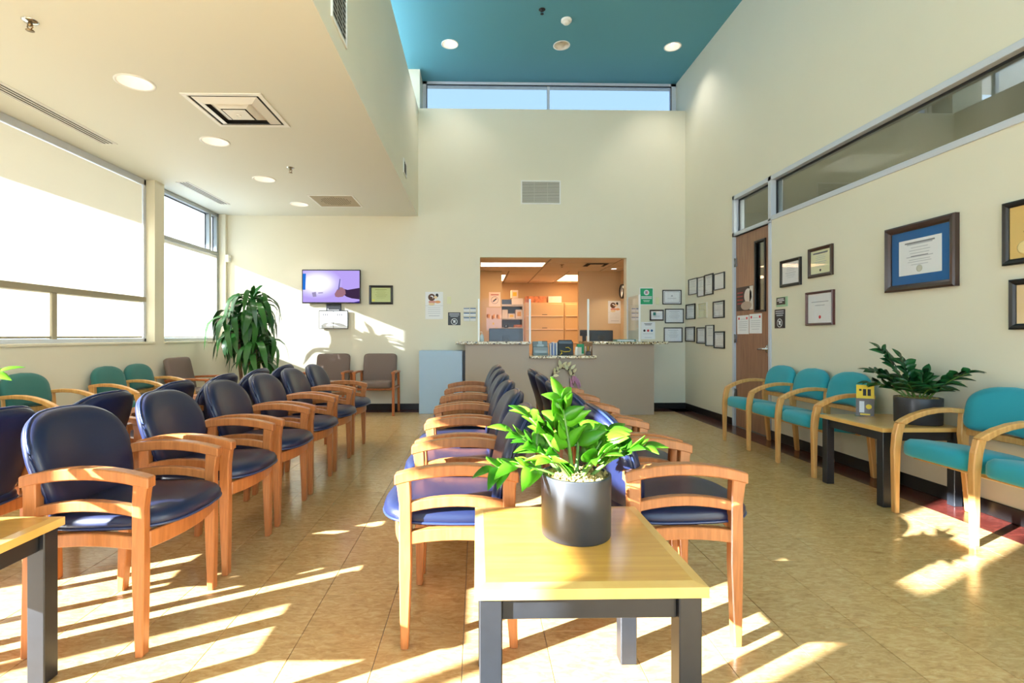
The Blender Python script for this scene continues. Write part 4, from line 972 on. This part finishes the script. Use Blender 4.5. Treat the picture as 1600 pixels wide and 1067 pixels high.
# filing cabinets
FYc = 11.75
c0, c1 = onY(820.5, 500, FYc).x, onY(881.5, 500, FYc).x; cw = c1-c0; zc = onY(850, 472.5, FYc).z
for k, lab in enumerate(('tall putty filing cabinet with a patterned box on top', 'second tall putty filing cabinet partly behind the reception wall')):
    t = thing('filing_cabinet', lab, 'cabinet', (c0+cw*(k+.5)+.012*k, FYc, 0), 0, 'putty filing cabinets')
    box(-cw/2, cw/2, .012, .5, 0, zc).obj('cabinet_body', FILEC, t, .003)
    n = 6; hh = (zc-.05)/n
    for j in range(n):
        d = box(-cw/2+.025, cw/2-.025, 0, .014, .02+hh*j+.012, .02+hh*(j+1)-.012).obj('drawer', FILEC, t, .003)
        box(-cw/2+.025, cw/2-.025, -.02, 0, .02+hh*j+.012, .02+hh*j+.03).obj('drawer_pull', mat('pull_light', (232, 204, 168), .4), d, .003)
        box(-.06, .06, -.003, 0, .02+hh*j+.05, .02+hh*j+.062).obj('label_slot', INKD, d)
a, b = onY(821, 463, 11.9), onY(853, 472, 11.9)
small('carton', 'long patterned orange carton on top of the filing cabinet', 'box', box(-(b.x-a.x)/2, (b.x-a.x)/2, -.12, .12, 0, a.z-zc-.005), CARDR, ((a.x+b.x)/2, 11.95, zc+.001))
a, b = onY(856, 463, 11.9), onY(876.5, 472, 11.9)
small('carton', 'plain white carton on top of the filing cabinet', 'box', box(-(b.x-a.x)/2, (b.x-a.x)/2, -.12, .12, 0, a.z-zc-.005), CARDB, ((a.x+b.x)/2, 11.95, zc+.001))
# shelf unit
SY = 11.3; s0, s1 = onY(781, 500, SY).x, onY(818.5, 500, SY).x; sw = s1-s0; sc = (s0+s1)/2
t = thing('shelf_unit', 'grey open shelf unit of boxes beside the filing cabinets', 'shelf', (sc, SY, 0))
zs = [onY(800, q, SY).z for q in (475.5, 497.5, 511.5)]
MB().box(-sw/2, -sw/2+.02, 0, .35, 0, zs[0]).obj('side_panel_or_shade', SHELFM, t); MB().box(sw/2-.03, sw/2, 0, .35, 0, zs[0]).obj('side_panel_or_shade', SHELFM, t)
box(-sw/2+.02, sw/2-.03, .33, .35, 0, zs[0]-.04).obj('back_panel', SHELFD, t)
for z in zs + [.5, .1]: box(-sw/2+.02, sw/2-.03, 0, .33, z-.045 if z == zs[0] else z-.025, z).obj('shelf', SHELFM, t, .002)
def onshelf(label, px0, px1, h, z, m, name='carton', cat='box', pr=None):
    a, b = onY(px0, 500, SY+.05).x, onY(px1, 500, SY+.05).x
    t = thing(name, label, cat, ((a+b)/2, SY+.04, z+.001), 0, 'boxes on the shelf unit'); box(-(b-a)/2, (b-a)/2, 0, .2, 0, h).obj('carton_body', m, t, .003)
    if pr: box(-(b-a)*.25, (b-a)*.3, -.001, 0, h*.25, h*.75).obj('carton_print', pr, t)
ORG = mat('print_orange', (226, 170, 96), .6); YEL = mat('print_yellow', (232, 196, 70), .6)
onshelf('long flat white carton on the shelf unit top', 800, 817, .14, zs[0], CARDB)
onshelf('low black case at the left of the shelf unit top', 784, 799, .11, zs[0], FRB, 'case', 'case')
t_ = onY(804, 470, SY).x
onshelf('small white carton with yellow print stacked on the long white carton', 798.5, 809.5, .18, zs[0]+.142, CARDB, pr=YEL)
onshelf('white carton with orange round print on the middle shelf', 805.5, 816, .2, zs[1], CARDB, pr=ORG)
onshelf('white carton with yellow print in the middle of the shelf', 794, 804.5, .11, zs[1], CARDB, pr=YEL)
onshelf('plain white carton at the left of the middle shelf', 784.5, 793.5, .2, zs[1], CARDB)
onshelf('orange packet on the lowest visible shelf', 803, 816, .06, zs[2], CARDR, 'packet', 'packet')
# clock on the side wall
t = thing('wall_clock', 'round black rimmed wall clock inside the reception opening', 'clock', (RX1, 9.92, onY(975, 455, 9.9).z), -PI/2)
def lathe_y(prof, n=28):
    m_ = MB().lathe(prof, n); m_.v = [(x, -z, y) for x, y, z in m_.v]; return m_
lathe_y([(.118, .02), (.125, .045), (.14, .045), (.145, .03), (.145, 0)]).obj('rim', FRB, t); lathe_y([(.0005, .022), (.12, .022)]).obj('dial', PAPER, t)
box(-.004, .004, -.028, -.025, 0, .08).obj('hand', INKD, t); box(0, .06, -.028, -.025, -.004, .004).obj('hand', INKD, t)

# ------------------------------------------------------------------ things hung on the walls
def wall_rect(wall, l, r, tl, bl, plane=None):
    if wall == 'B':
        Y = plane or YB; a, b = onY(l, tl, Y), onY(r, bl, Y); z0 = onY(l, bl, Y).z
        return ((a.x+b.x)/2, Y, (a.z+z0)/2), 0.0, b.x-a.x, a.z-z0
    X = plane or XR; a, b = onX(l, tl, X), onX(r, bl, X); z0 = onX(l, bl, X).z
    return (X, (a.y+b.y)/2, (a.z+z0)/2), -PI/2, a.y-b.y, a.z-z0
def text_rows(w, h, rows, y):
    mb = MB()
    for (zf, wf, hf) in rows: mb.box(-w*wf/2, w*wf/2, y-.0007, y, h*(zf-.5)-h*hf/2, h*(zf-.5)+h*hf/2)
    return mb
DOC = [(.86, .6, .035), (.76, .4, .015), (.68, .5, .015), (.6, .45, .015), (.5, .62, .022), (.42, .5, .014), (.36, .55, .014), (.28, .4, .014)]
def picture(label, wall, l, r, tl, bl, fm=FRB, fwid=.016, pm_=PAPER, dep=.02, mt=None, mw=0.0, rows=DOC, ink=INKL, seal=None, border=False, plane=None, title=None, name='framed_certificate', cat='framed certificate', group=None, tilt=0.0):
    loc, rz, w, h = wall_rect(wall, l, r, tl, bl, plane)
    t = thing(name, label, cat, loc, rz, group); f = fwid
    if tilt: t.rotation_euler = (0, tilt, rz)
    def bar(pts, prof_along): pass
    # mitred frame with a raised profile
    prof = [(0, 0), (0, -dep*.8), (f*.25, -dep), (f*.7, -dep*.85), (f, -dep*.55), (f, 0)]
    v = []; fc = []; m_ = len(prof)
    for (sx, sz) in ((-1, -1), (1, -1), (1, 1), (-1, 1)):
        for (i, y) in prof: v.append((sx*(w/2-i), y, sz*(h/2-i)))
    for k in range(4):
        j = (k+1) % 4
        for i in range(m_-1): fc.append((k*m_+i, j*m_+i, j*m_+i+1, k*m_+i+1))
    MB().add(v, fc).obj('frame', fm, t)
    iw, ih = w-2*f, h-2*f
    if mt:
        box(-iw/2, iw/2, -dep*.3, 0, -ih/2, ih/2).obj('matboard', mt, t); iw, ih = iw-2*mw, ih-2*mw; yb = -dep*.3-.0015
        pp = box(-iw/2, iw/2, yb, -dep*.3, -ih/2, ih/2).obj('paper', pm_, t)
    else:
        yb = -dep*.35; pp = box(-iw/2, iw/2, yb, 0, -ih/2, ih/2).obj('paper', pm_, t)
    if rows: text_rows(iw, ih, rows, yb).obj('printed_lines', ink, pp)
    if title: text_rows(iw, ih, title, yb).obj('printed_title', INK, pp)
    if border:
        q, e = .88, .006*min(1, w*3); MB().box(-iw*q/2, iw*q/2, yb-.0006, yb, ih*q/2-e, ih*q/2).box(-iw*q/2, iw*q/2, yb-.0006, yb, -ih*q/2, -ih*q/2+e).box(-iw*q/2, -iw*q/2+e, yb-.0006, yb, -ih*q/2, ih*q/2).box(iw*q/2-e, iw*q/2, yb-.0006, yb, -ih*q/2, ih*q/2).obj('printed_border', INK, pp)
    if seal: 
        sx, sz, sr, sm_ = seal; m2 = lathe_y([(.0005, .001), (sr*.8, .001), (sr, .0004), (sr, 0)], 20); m2.v = [(x+sx*iw, y+yb, z+sz*ih) for x, y, z in m2.v]; m2.obj('seal', sm_, pp)
    wi, hi = w-2*f, h-2*f; box(-wi/2, wi/2, -dep*.5-.001, -dep*.5, -hi/2, hi/2).obj('glass_pane', PICGL, t)
    return t
# right wall, near the bench
picture('large blue-matted diploma in a dark brown frame', 'R', 1388, 1499.5, 360, 458, FRD, .05, PAPER, .04, MATBLUE, .066, DOC, INKL, (0, -.34, .025, mat('seal_grey', (190, 190, 178), .5)), title=[(.9, .7, .04), (.52, .4, .02)])
picture('gold diploma in a black frame at the right edge of the photo', 'R', 1571, 1720, 319, 416, FRB, .035, PAPERO, .03, None, 0, DOC, mat('ink_brown', (150, 110, 60), .7), (-.3, -.3, .04, mat('seal_pale', (238, 214, 150), .5)))
picture('peach certificate in a dark frame, lower at the right edge', 'R', 1581.5, 1720, 437.5, 515, FRB, .035, PAPERP, .03)
picture('black framed certificate beside the door, left of the upper pair', 'R', 1221, 1253, 408.5, 449.6, FRB, .03, PAPER, .025, rows=DOC)
picture('dark framed cream diploma, highest on the wall beside the door', 'R', 1265, 1302.7, 390, 435.4, FRD, .032, PAPERC, .025, seal=(0, -.36, .012, INKD), title=[(.88, .75, .06)])
picture('mahogany framed certificate with a small red seal, below the cream diploma', 'R', 1262, 1305, 457.5, 508.7, FRM, .022, PAPER, .03, seal=(0, -.3, .016, INKR), rows=[(.72, .7, .03), (.6, .4, .025)])
# right wall, corner group
GRP = 'small framed certificates in the corner by the desk'
for (lab, l, r, a, b, fm, bd) in (
    ('thin black framed certificate, leftmost of the top corner row', 1077, 1090.5, 437, 461.5, FRB, False),
    ('tall thin framed certificate, second of the top corner row', 1090.7, 1101.6, 434, 464.4, FRB, False),
    ('tall black framed certificate, third of the top corner row', 1101.8, 1115.3, 430, 462, FRB, True),
    ('plain thin framed sheet nearest the door in the top corner row', 1116.7, 1133, 428.4, 454, FRB, False),
    ('thick black framed certificate, left of the white framed one', 1072.8, 1086.9, 476, 499.5, FRB, True),
    ('white framed certificate in the middle of the corner group', 1091.7, 1105.7, 474, 497.6, FRW, False),
    ('wide black framed certificate in the middle row nearest the door', 1115.3, 1132.7, 471.4, 497.6, FRB, True),
    ('black framed certificate at the corner end of the bottom row', 1072, 1086.3, 510.8, 533.6, FRB, True),
    ('blue-toned framed certificate, second of the bottom corner row', 1089.7, 1103.6, 511.6, 536.7, FRB, True),
    ('tallest framed certificate in the bottom corner row', 1103.8, 1116.5, 508, 540.3, FRB, False),
    ('lowest framed certificate, nearest the door in the bottom row', 1116.7, 1133, 517.8, 544, FRB, True)):
    picture(lab, 'R', l, r, a, b, fm, .018 if bd else .012, PAPER if fm is FRB else PAPERC, .02, rows=DOC[:5] if 'plain' not in lab else None, border=bd, group=GRP)
# back wall right of the desk
picture('landscape framed certificate with a blue border beside the green sign', 'B', 1034.8, 1064.4, 453, 475.6, FRB, .014, PAPER, .02, rows=[(.6, .1, .12), (.4, .5, .03)], border=True, group=GRP)
picture('landscape framed certificate in the middle of the back wall column', 'B', 1038.8, 1068, 482.4, 505, FRB, .014, PAPER, .02, group=GRP)
picture('landscape framed certificate at the bottom of the back wall column', 'B', 1037, 1066, 511.6, 534.7, FRB, .014, PAPER, .02, group=GRP)
t = picture('small dark framed card with a teal square print', 'B', 1015, 1036.8, 484, 501, FRD, .02, PAPER, .02, rows=[(.4, .6, .05), (.3, .5, .05)], group=GRP)
box(-.055, -.015, -.009, -.0072, .0, .045).obj('printed_square', mat('print_teal', (30, 130, 130), .6), t)
# certificate by the television
picture('pale green certificate in a thick black frame beside the television', 'B', 577, 614, 446, 475.5, FRB, .035, PAPERG, .025, seal=(-.4, -.38, .018, mat('seal_yellow', (226, 220, 90), .5)), ink=mat('ink_olive', (140, 150, 90), .7))

def flat(name, label, cat, wall, l, r, tl, bl, m, dep=.004, plane=None, group=None):
    loc, rz, w, h = wall_rect(wall, l, r, tl, bl, plane); t = thing(name, label, cat, loc, rz, group)
    s_ = box(-w/2, w/2, -dep, 0, -h/2, h/2).obj('sheet', m, t, min(.001, dep*.2)); return t, s_, w, h
def ell(cx, cz, rx, rz_, y, n=20):
    m_ = MB(); v = [(cx+rx*math.cos(2*PI*k/n), y, cz+rz_*math.sin(2*PI*k/n)) for k in range(n)] + [(cx+rx*math.cos(2*PI*k/n), y-.0006, cz+rz_*math.sin(2*PI*k/n)) for k in range(n)]
    m_.add(v, [tuple(range(n)), tuple(range(2*n-1, n-1, -1))] + [(k, (k+1) % n, n+(k+1) % n, n+k) for k in range(n)]); return m_
def ringp(cx, cz, r0, r1, y, n=24):
    v = []; 
    for k in range(n):
        a = 2*PI*k/n; c, s_ = math.cos(a), math.sin(a); v += [(cx+r0*c, y, cz+r0*s_), (cx+r1*c, y, cz+r1*s_), (cx+r1*c, y-.0008, cz+r1*s_), (cx+r0*c, y-.0008, cz+r0*s_)]
    f = []
    for k in range(n):
        j = (k+1) % n
        for i in range(4): f.append((k*4+i, j*4+i, j*4+(i+1) % 4, k*4+(i+1) % 4))
    return MB().add(v, f)
def nophone(label, wall, l, r, tl, bl, plane=None):
    t, s_, w, h = flat('notice_sign', label, 'sign', wall, l, r, tl, bl, SIGNK, .005, plane); k = min(w, h)
    text_rows(w, h, [(.9, .8, .055), (.79, .8, .055), (.68, .62, .055)], -.005).obj('printed_lines', INKL, s_)
    c = -h*.22; R = k*.26
    ringp(0, c, R*.84, R, -.005).obj('symbol_ring', INKW, s_)
    MB().box(-R*.3, R*.1, -.0057, -.005, c-R*.4, c+R*.45).box(R*.1, R*.4, -.0057, -.005, c-R*.1, c+R*.45).obj('symbol_phone', INKW, s_)
    sl = box(-R*.95, R*.95, -.0064, -.0055, -R*.08, R*.08).obj('symbol_slash', INKW, s_); sl.location = (0, 0, c); sl.rotation_euler = (0, PI/4, 0)
nophone('square black no-phone notice on the back wall under the calendar', 'B', 700, 719.5, 488, 508)
nophone('tall black no-phone notice beside the wooden door', 'R', 1211, 1227, 484, 513)
t, s_, w, h = flat('door_plaque', 'small black plaque on a green glass backing beside the door', 'sign', 'R', 1213.5, 1231, 465, 480, mat('green_glass_plate', (150, 190, 160), .15), .004)
box(-w*.46, w*.3, -.007, -.004, -h*.28, h*.44).obj('plaque_face', SIGNK, s_); text_rows(w*.7, h*.6, [(.85, .8, .14), (.58, .9, .14), (.3, .4, .14)], -.007).obj('printed_lines', INKW, s_).location = (-w*.08, 0, h*.08)
def calendar(label, wall, l, r, tl, bl, plane=None):
    t, s_, w, h = flat('wall_calendar', label, 'calendar', wall, l, r, tl, bl, PAPER, .004, plane)
    y = -.004; box(-w/2, w/2, y-.0003, y, h*.0-.004, h*.0-.001).obj('fold_line', INKL, s_)
    BR = mat('print_brown', (88, 52, 34), .6); PK = mat('print_pink', (214, 150, 140), .6); OR = mat('print_apricot', (226, 160, 110), .6); CRM = mat('print_cream', (232, 208, 168), .6)
    ringp(-.14*w, .30*h, .1*w, .2*w, y).obj('photo_shape', BR, s_); ell(-.2*w, .27*h, .12*w, .06*h, y-.0003).obj('photo_shape', BR, s_); ell(.16*w, .37*h, .08*w, .07*h, y).obj('photo_shape', INKD, s_)
    ell(-.12*w, .13*h, .2*w, .06*h, y).obj('photo_shape', PK, s_); ell(.2*w, .13*h, .16*w, .05*h, y).obj('photo_shape', OR, s_); ell(-.14*w, .05*h, .18*w, .05*h, y-.0004).obj('photo_shape', CRM, s_); ell(.08*w, .3*h, .1*w, .05*h, y-.0004).obj('photo_shape', CRM, s_)
    text_rows(w, h, [(.42, .7, .01), (.35, .7, .01), (.28, .7, .01), (.21, .7, .01), (.12, .6, .02)], y).obj('printed_lines', INKL, s_)
calendar('calendar with a brown food photo on the back wall left of the opening', 'B', 664.5, 692.3, 456, 498.5)
calendar('calendar with a food photo inside the reception under the wall light', 'B', 950, 971.5, 470, 505.5, RY1)
def switch(label, l, r, a, b):
    loc, rz, w, h = wall_rect('B', l, r, a, b); t = thing('light_switch', label, 'switch', loc, rz, 'wall switches')
    box(-w/2, w/2, -.006, 0, -h/2, h/2).obj('cover_plate', mat('switch_ivory', (222, 222, 184), .4), t, .002); box(-w*.2, w*.2, -.012, -.006, -h*.3, h*.3).obj('rocker', mat('switch_ivory', (222, 222, 184), .4), t, .002)
switch('ivory light switch right of the back wall calendar', 698.5, 705, 463.5, 474.5)
switch('ivory light switch right of the green sign', 1024.3, 1030, 464.5, 475.6)
def cards(label, l, r, a, b):
    loc, rz, w, h = wall_rect('B', l, r, a, b); t = thing('card_rack', label, 'card holder', loc, rz, 'business card racks')
    box(-w/2, w/2, -.004, 0, -h/2, h/2).obj('rack_back', ACRYL, t)
    for j in range(3):
        for i in range(2):
            x, z = (i-.5)*w*.5, (1-j)*h*.34
            c = box(x-w*.23, x+w*.23, -.012, -.005, z-h*.14, z+h*.14).obj('card', PAPER, t); box(x-w*.22, x+w*.22, -.0128, -.012, z+h*.06, z+h*.12).obj('card_print', INKB, c)
cards('rack of white and blue cards left of the reception opening', 724, 744, 480.5, 502)
cards('rack of white and blue cards behind the right acrylic screen', 986, 1000, 481, 501)
t, s_, w, h = flat('green_notice', 'green notice with a white round emblem right of the opening', 'sign', 'B', 999.5, 1020.5, 449.5, 476.5, PAPER, .004)
y = -.004; box(-w*.46, w*.46, y-.0006, y, -h*.46, h*.46).obj('green_field', GREEN, s_); ell(0, h*.22, w*.2, w*.2, y-.0006).obj('emblem_disc', INKW, s_); MB().box(-w*.08, -w*.02, y-.0016, y-.0012, h*.15, h*.3).obj('emblem_mark', INKB, s_); MB().box(w*.01, w*.07, y-.0016, y-.0012, h*.15, h*.3).obj('emblem_mark', INKR, s_)
text_rows(w, h, [(.47, .8, .06), (.38, .8, .05), (.26, .5, .025), (.2, .4, .025)], y-.0006).obj('printed_lines', INKW, s_)
t, s_, w, h = flat('white_notice', 'white notice with three small coloured icons by the desk', 'poster', 'B', 1001.5, 1023.6, 503, 530, PAPER, .003)
y = -.003; text_rows(w, h, [(.9, .55, .03), (.83, .45, .03)], y).obj('printed_title', INKD, s_)
for i, m_ in enumerate((INKD, INKR, INKB)): ell((i-1)*w*.26, h*.0, w*.08, h*.07, y).obj('printed_icon', m_, s_)
text_rows(w, h, [(.32, .7, .02), (.1, .5, .02)], y).obj('printed_lines', INKL, s_)
# notices on the door
DP = XR+.0145
t, s_, w, h = flat('door_poster', 'photo poster with a pale figure and red lettering on the door', 'poster', 'R', 1151, 1177, 450, 486.5, mat('poster_dark', (66, 52, 50), .5), .002, DP)
y = -.002; PL = mat('poster_pale', (214, 206, 200), .5); ell(w*.2, h*.1, w*.22, h*.3, y).obj('poster_shape', PL, s_); ell(w*.1, -h*.3, w*.32, h*.18, y-.0002).obj('poster_shape', mat('poster_mid', (176, 158, 146), .5), s_); MB().box(w*.3, w*.5, y-.0006, y, -h*.48, h*.48).obj('poster_shape', PL, s_)
for k in range(4): box(-w*.45, -w*.1, y-.0007, y, h*(.26-.15*k)-h*.03, h*(.26-.15*k)+h*.03).obj('poster_lettering', mat('poster_red', (150, 60, 60), .5), s_)
for lab, l, r, a, b in (('white paper notice with red corners on the door, left one', 1152, 1170, 493.5, 522), ('white paper notice with red corners on the door, right one', 1171, 1190.5, 491, 521)):
    t, s_, w, h = flat('paper_notice', lab, 'notice', 'R', l, r, a, b, PAPER, .001, DP, 'paper notices on the door'); y = -.001
    for sx in (-1, 1): box(sx*w*.34-w*.06, sx*w*.34+w*.06, y-.0006, y, h*.28, h*.4).obj('printed_mark', INKR, s_)
    text_rows(w, h, [(.8, .4, .02), (.66, .75, .02), (.55, .75, .02), (.45, .7, .02), (.35, .75, .02), (.22, .6, .02)], y).obj('printed_lines', INKL, s_)
# reception pier posters
t, s_, w, h = flat('poster', 'pale poster with a crossed-out circle on the reception pier', 'poster', 'B', 764, 782, 456.5, 479, mat('poster_blush', (236, 210, 196), .6), .003, RY1)
y = -.003; text_rows(w, h, [(.82, .7, .07)], y).obj('printed_title', mat('ink_rose', (170, 96, 90), .6), s_); ringp(0, -h*.05, w*.28, w*.32, y).obj('symbol_ring', INK, s_); sl = box(-w*.2, w*.2, y-.0009, y, -w*.06, w*.06).obj('symbol_mark', INKD, s_); sl.location = (0, 0, -h*.05); sl.rotation_euler = (0, -.7, 0)
t, s_, w, h = flat('photo_calendar', 'open calendar with a market photo on the reception pier', 'calendar', 'B', 760, 784, 480.6, 516.4, mat('poster_lilac', (214, 200, 208), .6), .003, RY1)
y = -.003; box(-w/2, w/2, y-.0004, y, 0, h*.5).obj('photo_sky', mat('photo_sky', (214, 186, 172), .6), s_); rnd = random.Random(2)
for k in range(9): ell(-w*.42+w*.105*k, h*.1+rnd.uniform(-.03, .04)*h, w*.07, h*.09, y-.0005-.0001*k).obj('photo_shape', mat('photo_'+str(k % 3), ((150, 92, 50), (220, 150, 90), (232, 206, 186))[k % 3], .6), s_)
for k in range(2): ell((-.05+.2*k)*w, (-.2-.22*k)*h, w*.05, h*.05, y).obj('sticky_dot', YEL, s_)
# motion sensor in the window corner
t = thing('motion_sensor', 'small white sensor box by the window in the left corner', 'sensor', (XL+.0, 7.73, onY(352, 404, 7.72).z)); MB().box(.0, .06, -.055, .028, -.055, .055).obj('sensor_body', WHITEP, t, .008); box(.058, .064, -.035, .01, -.035, .01).obj('sensor_lens', mat('lens_milky', (220, 224, 226), .2), t, .002)

# ------------------------------------------------------------------ television
a, b = onY(471.5, 421, YB-.09), onY(563, 474, YB-.09); w, h = b.x-a.x, a.z-b.z
t = thing('television', 'wall television showing a hand writing with a pen', 'television', ((a.x+b.x)/2, YB, (a.z+b.z)/2))
box(-w/2, w/2, -.085, -.045, -h/2, h/2).obj('tv_body', FRB, t, .004); box(-w*.3, w*.3, -.045, 0, -h*.3, h*.3).obj('wall_mount', FRB, t)
def tv_mat():
    m = bpy.data.materials.new('tv_picture'); m.use_nodes = True; nt = m.node_tree; nt.nodes.clear()
    o = nt.nodes.new('ShaderNodeOutputMaterial'); e = nt.nodes.new('ShaderNodeEmission'); tc = nt.nodes.new('ShaderNodeTexCoord')
    mp = nt.nodes.new('ShaderNodeMapping'); mp.inputs['Location'].default_value = (.55, 0, -.2); mp.inputs['Scale'].default_value = (2.6, 0, 4.2)
    g = nt.nodes.new('ShaderNodeTexGradient'); g.gradient_type = 'SPHERICAL'; r = nt.nodes.new('ShaderNodeValToRGB'); el = r.color_ramp.elements
    el[0].position = 0; el[0].color = lin((172, 152, 226)); el[1].position = .62; el[1].color = lin((250, 248, 255)); k = el.new(.25); k.color = lin((196, 186, 240))
    nt.links.new(tc.outputs['Object'], mp.inputs[0]); nt.links.new(mp.outputs[0], g.inputs[0]); nt.links.new(g.outputs[0], r.inputs[0]); nt.links.new(r.outputs[0], e.inputs[0]); e.inputs[1].default_value = .72; nt.links.new(e.outputs[0], o.inputs[0]); return m
sc_ = box(-w*.485, w*.485, -.0865, -.085, -h*.465, h*.47).obj('screen', tv_mat(), t); y = -.0865
def poly(pts, m, nm='screen_shape', dy=0.0):
    MB().prism([(p[0]*w-w/2, h/2-p[1]*h) for p in pts], y-.0006-dy, y-dy, 'y').obj(nm, m, sc_)
SKN, SLV, PEN, NVY, BLU, GRYS = emis('scr_skin', (150, 108, 120), .7), emis('scr_sleeve', (58, 40, 66), .7), emis('scr_pen', (100, 96, 150), .7), emis('scr_navy', (52, 40, 110), .7), emis('scr_blue', (36, 108, 200), .7), emis('scr_grey', (150, 140, 176), .7)
poly([(.63, .62), (.66, .54), (.70, .56), (.78, .6), (.985, .54), (.985, .88), (.85, .85), (.76, .8)], SLV)
poly([(.56, .72), (.6, .6), (.65, .52), (.69, .53), (.74, .6), (.75, .72), (.70, .8), (.62, .82), (.57, .8)], SKN, 'screen_shape', .0004)
poly([(.645, .27), (.66, .28), (.64, .58), (.615, .62)], PEN, 'screen_shape', .0008)
poly([(.015, .12), (.07, .12), (.06, .6), (.015, .6)], BLU); poly([(.85, .98), (.985, .93), (.985, .985), (.8, .985)], NVY)
poly([(.17, .68), (.24, .66), (.25, .8), (.19, .81)], GRYS); poly([(.28, .68), (.36, .67), (.36, .7), (.28, .71)], GRYS)
a, b = onY(509, 473, YB-.05), onY(532, 484, YB-.05)
t = thing('bracket_panel', 'dark mounting panel hanging below the television', 'panel', ((a.x+b.x)/2, YB, (a.z+b.z)/2)); box(-(b.x-a.x)/2, (b.x-a.x)/2, -.03, 0, -(a.z-b.z)/2-.02, (a.z-b.z)/2+.0).obj('panel_body', mat('panel_slate', (48, 52, 60), .5), t, .003)
for k in range(9): box(-.09+.02*k, -.078+.02*k, -.0312, -.03, -.065, -.05 + (.02 if k == 0 else 0)).obj('lettering', INKW, t)
a, b = onY(498, 485, YB-.06), onY(543.5, 513.5, YB-.06); w, h = b.x-a.x, a.z-b.z
t = thing('display_board', 'white two-page printed board under the television', 'board', ((a.x+b.x)/2, YB-.031, (a.z+b.z)/2)); box(-w/2, w/2, -.02, 0.0, -h/2, h/2).obj('board_frame', INKD, t, .003)
for s in (-1, 1):
    q = box(s*w*.245-w*.235, s*w*.245+w*.235, -.0225, -.02, -h*.47, h*.45).obj('page', PAPER, t)
    mb = MB()
    for k in range(8): mb.box(s*w*.245-w*.17, s*w*.245+w*.15, -.0232, -.0225, h*(.12-.065*k), h*(.135-.065*k))
    mb.obj('printed_lines', INKL, q); mb = MB()
    for k in range(3): mb.box(s*w*.245-w*.12+k*w*.07, s*w*.245-w*.08+k*w*.07, -.0234, -.0225, h*.22, h*.32)
    mb.obj('printed_icons', INK, q)

# ------------------------------------------------------------------ brochure holder on the right table
t = thing('brochure_holder', 'clear stand of yellow and grey brochures beside the right plant', 'brochure stand', (2.90, 3.70, TH_+.001), -.55)
box(-.062, .062, -.004, 0, 0, .145).obj('holder_front', ACRYL, t); box(-.062, .062, .03, .034, 0, .22).obj('holder_back', ACRYL, t); box(-.062, .062, -.004, .034, 0, .004).obj('holder_base', ACRYL, t)
q = box(-.055, .055, .003, .009, .006, .135).obj('brochure', BROCK, t); MB().box(-.035, -.005, .0022, .003, .03, .115).obj('printed_lettering', INKW, q); ell(.022, .075, .018, .018, .003).obj('printed_emblem', YELLOW, q); box(-.03, .03, .0022, .003, .012, .022).obj('printed_line', YELLOW, q)
q = box(-.052, .056, .016, .022, .05, .235).obj('brochure', YELLOW, t); MB().box(-.012, .008, .0152, .016, .155, .205).box(.016, .036, .0152, .016, .155, .205).box(-.035, -.02, .0152, .016, .19, .205).obj('printed_lettering', INKD, q)
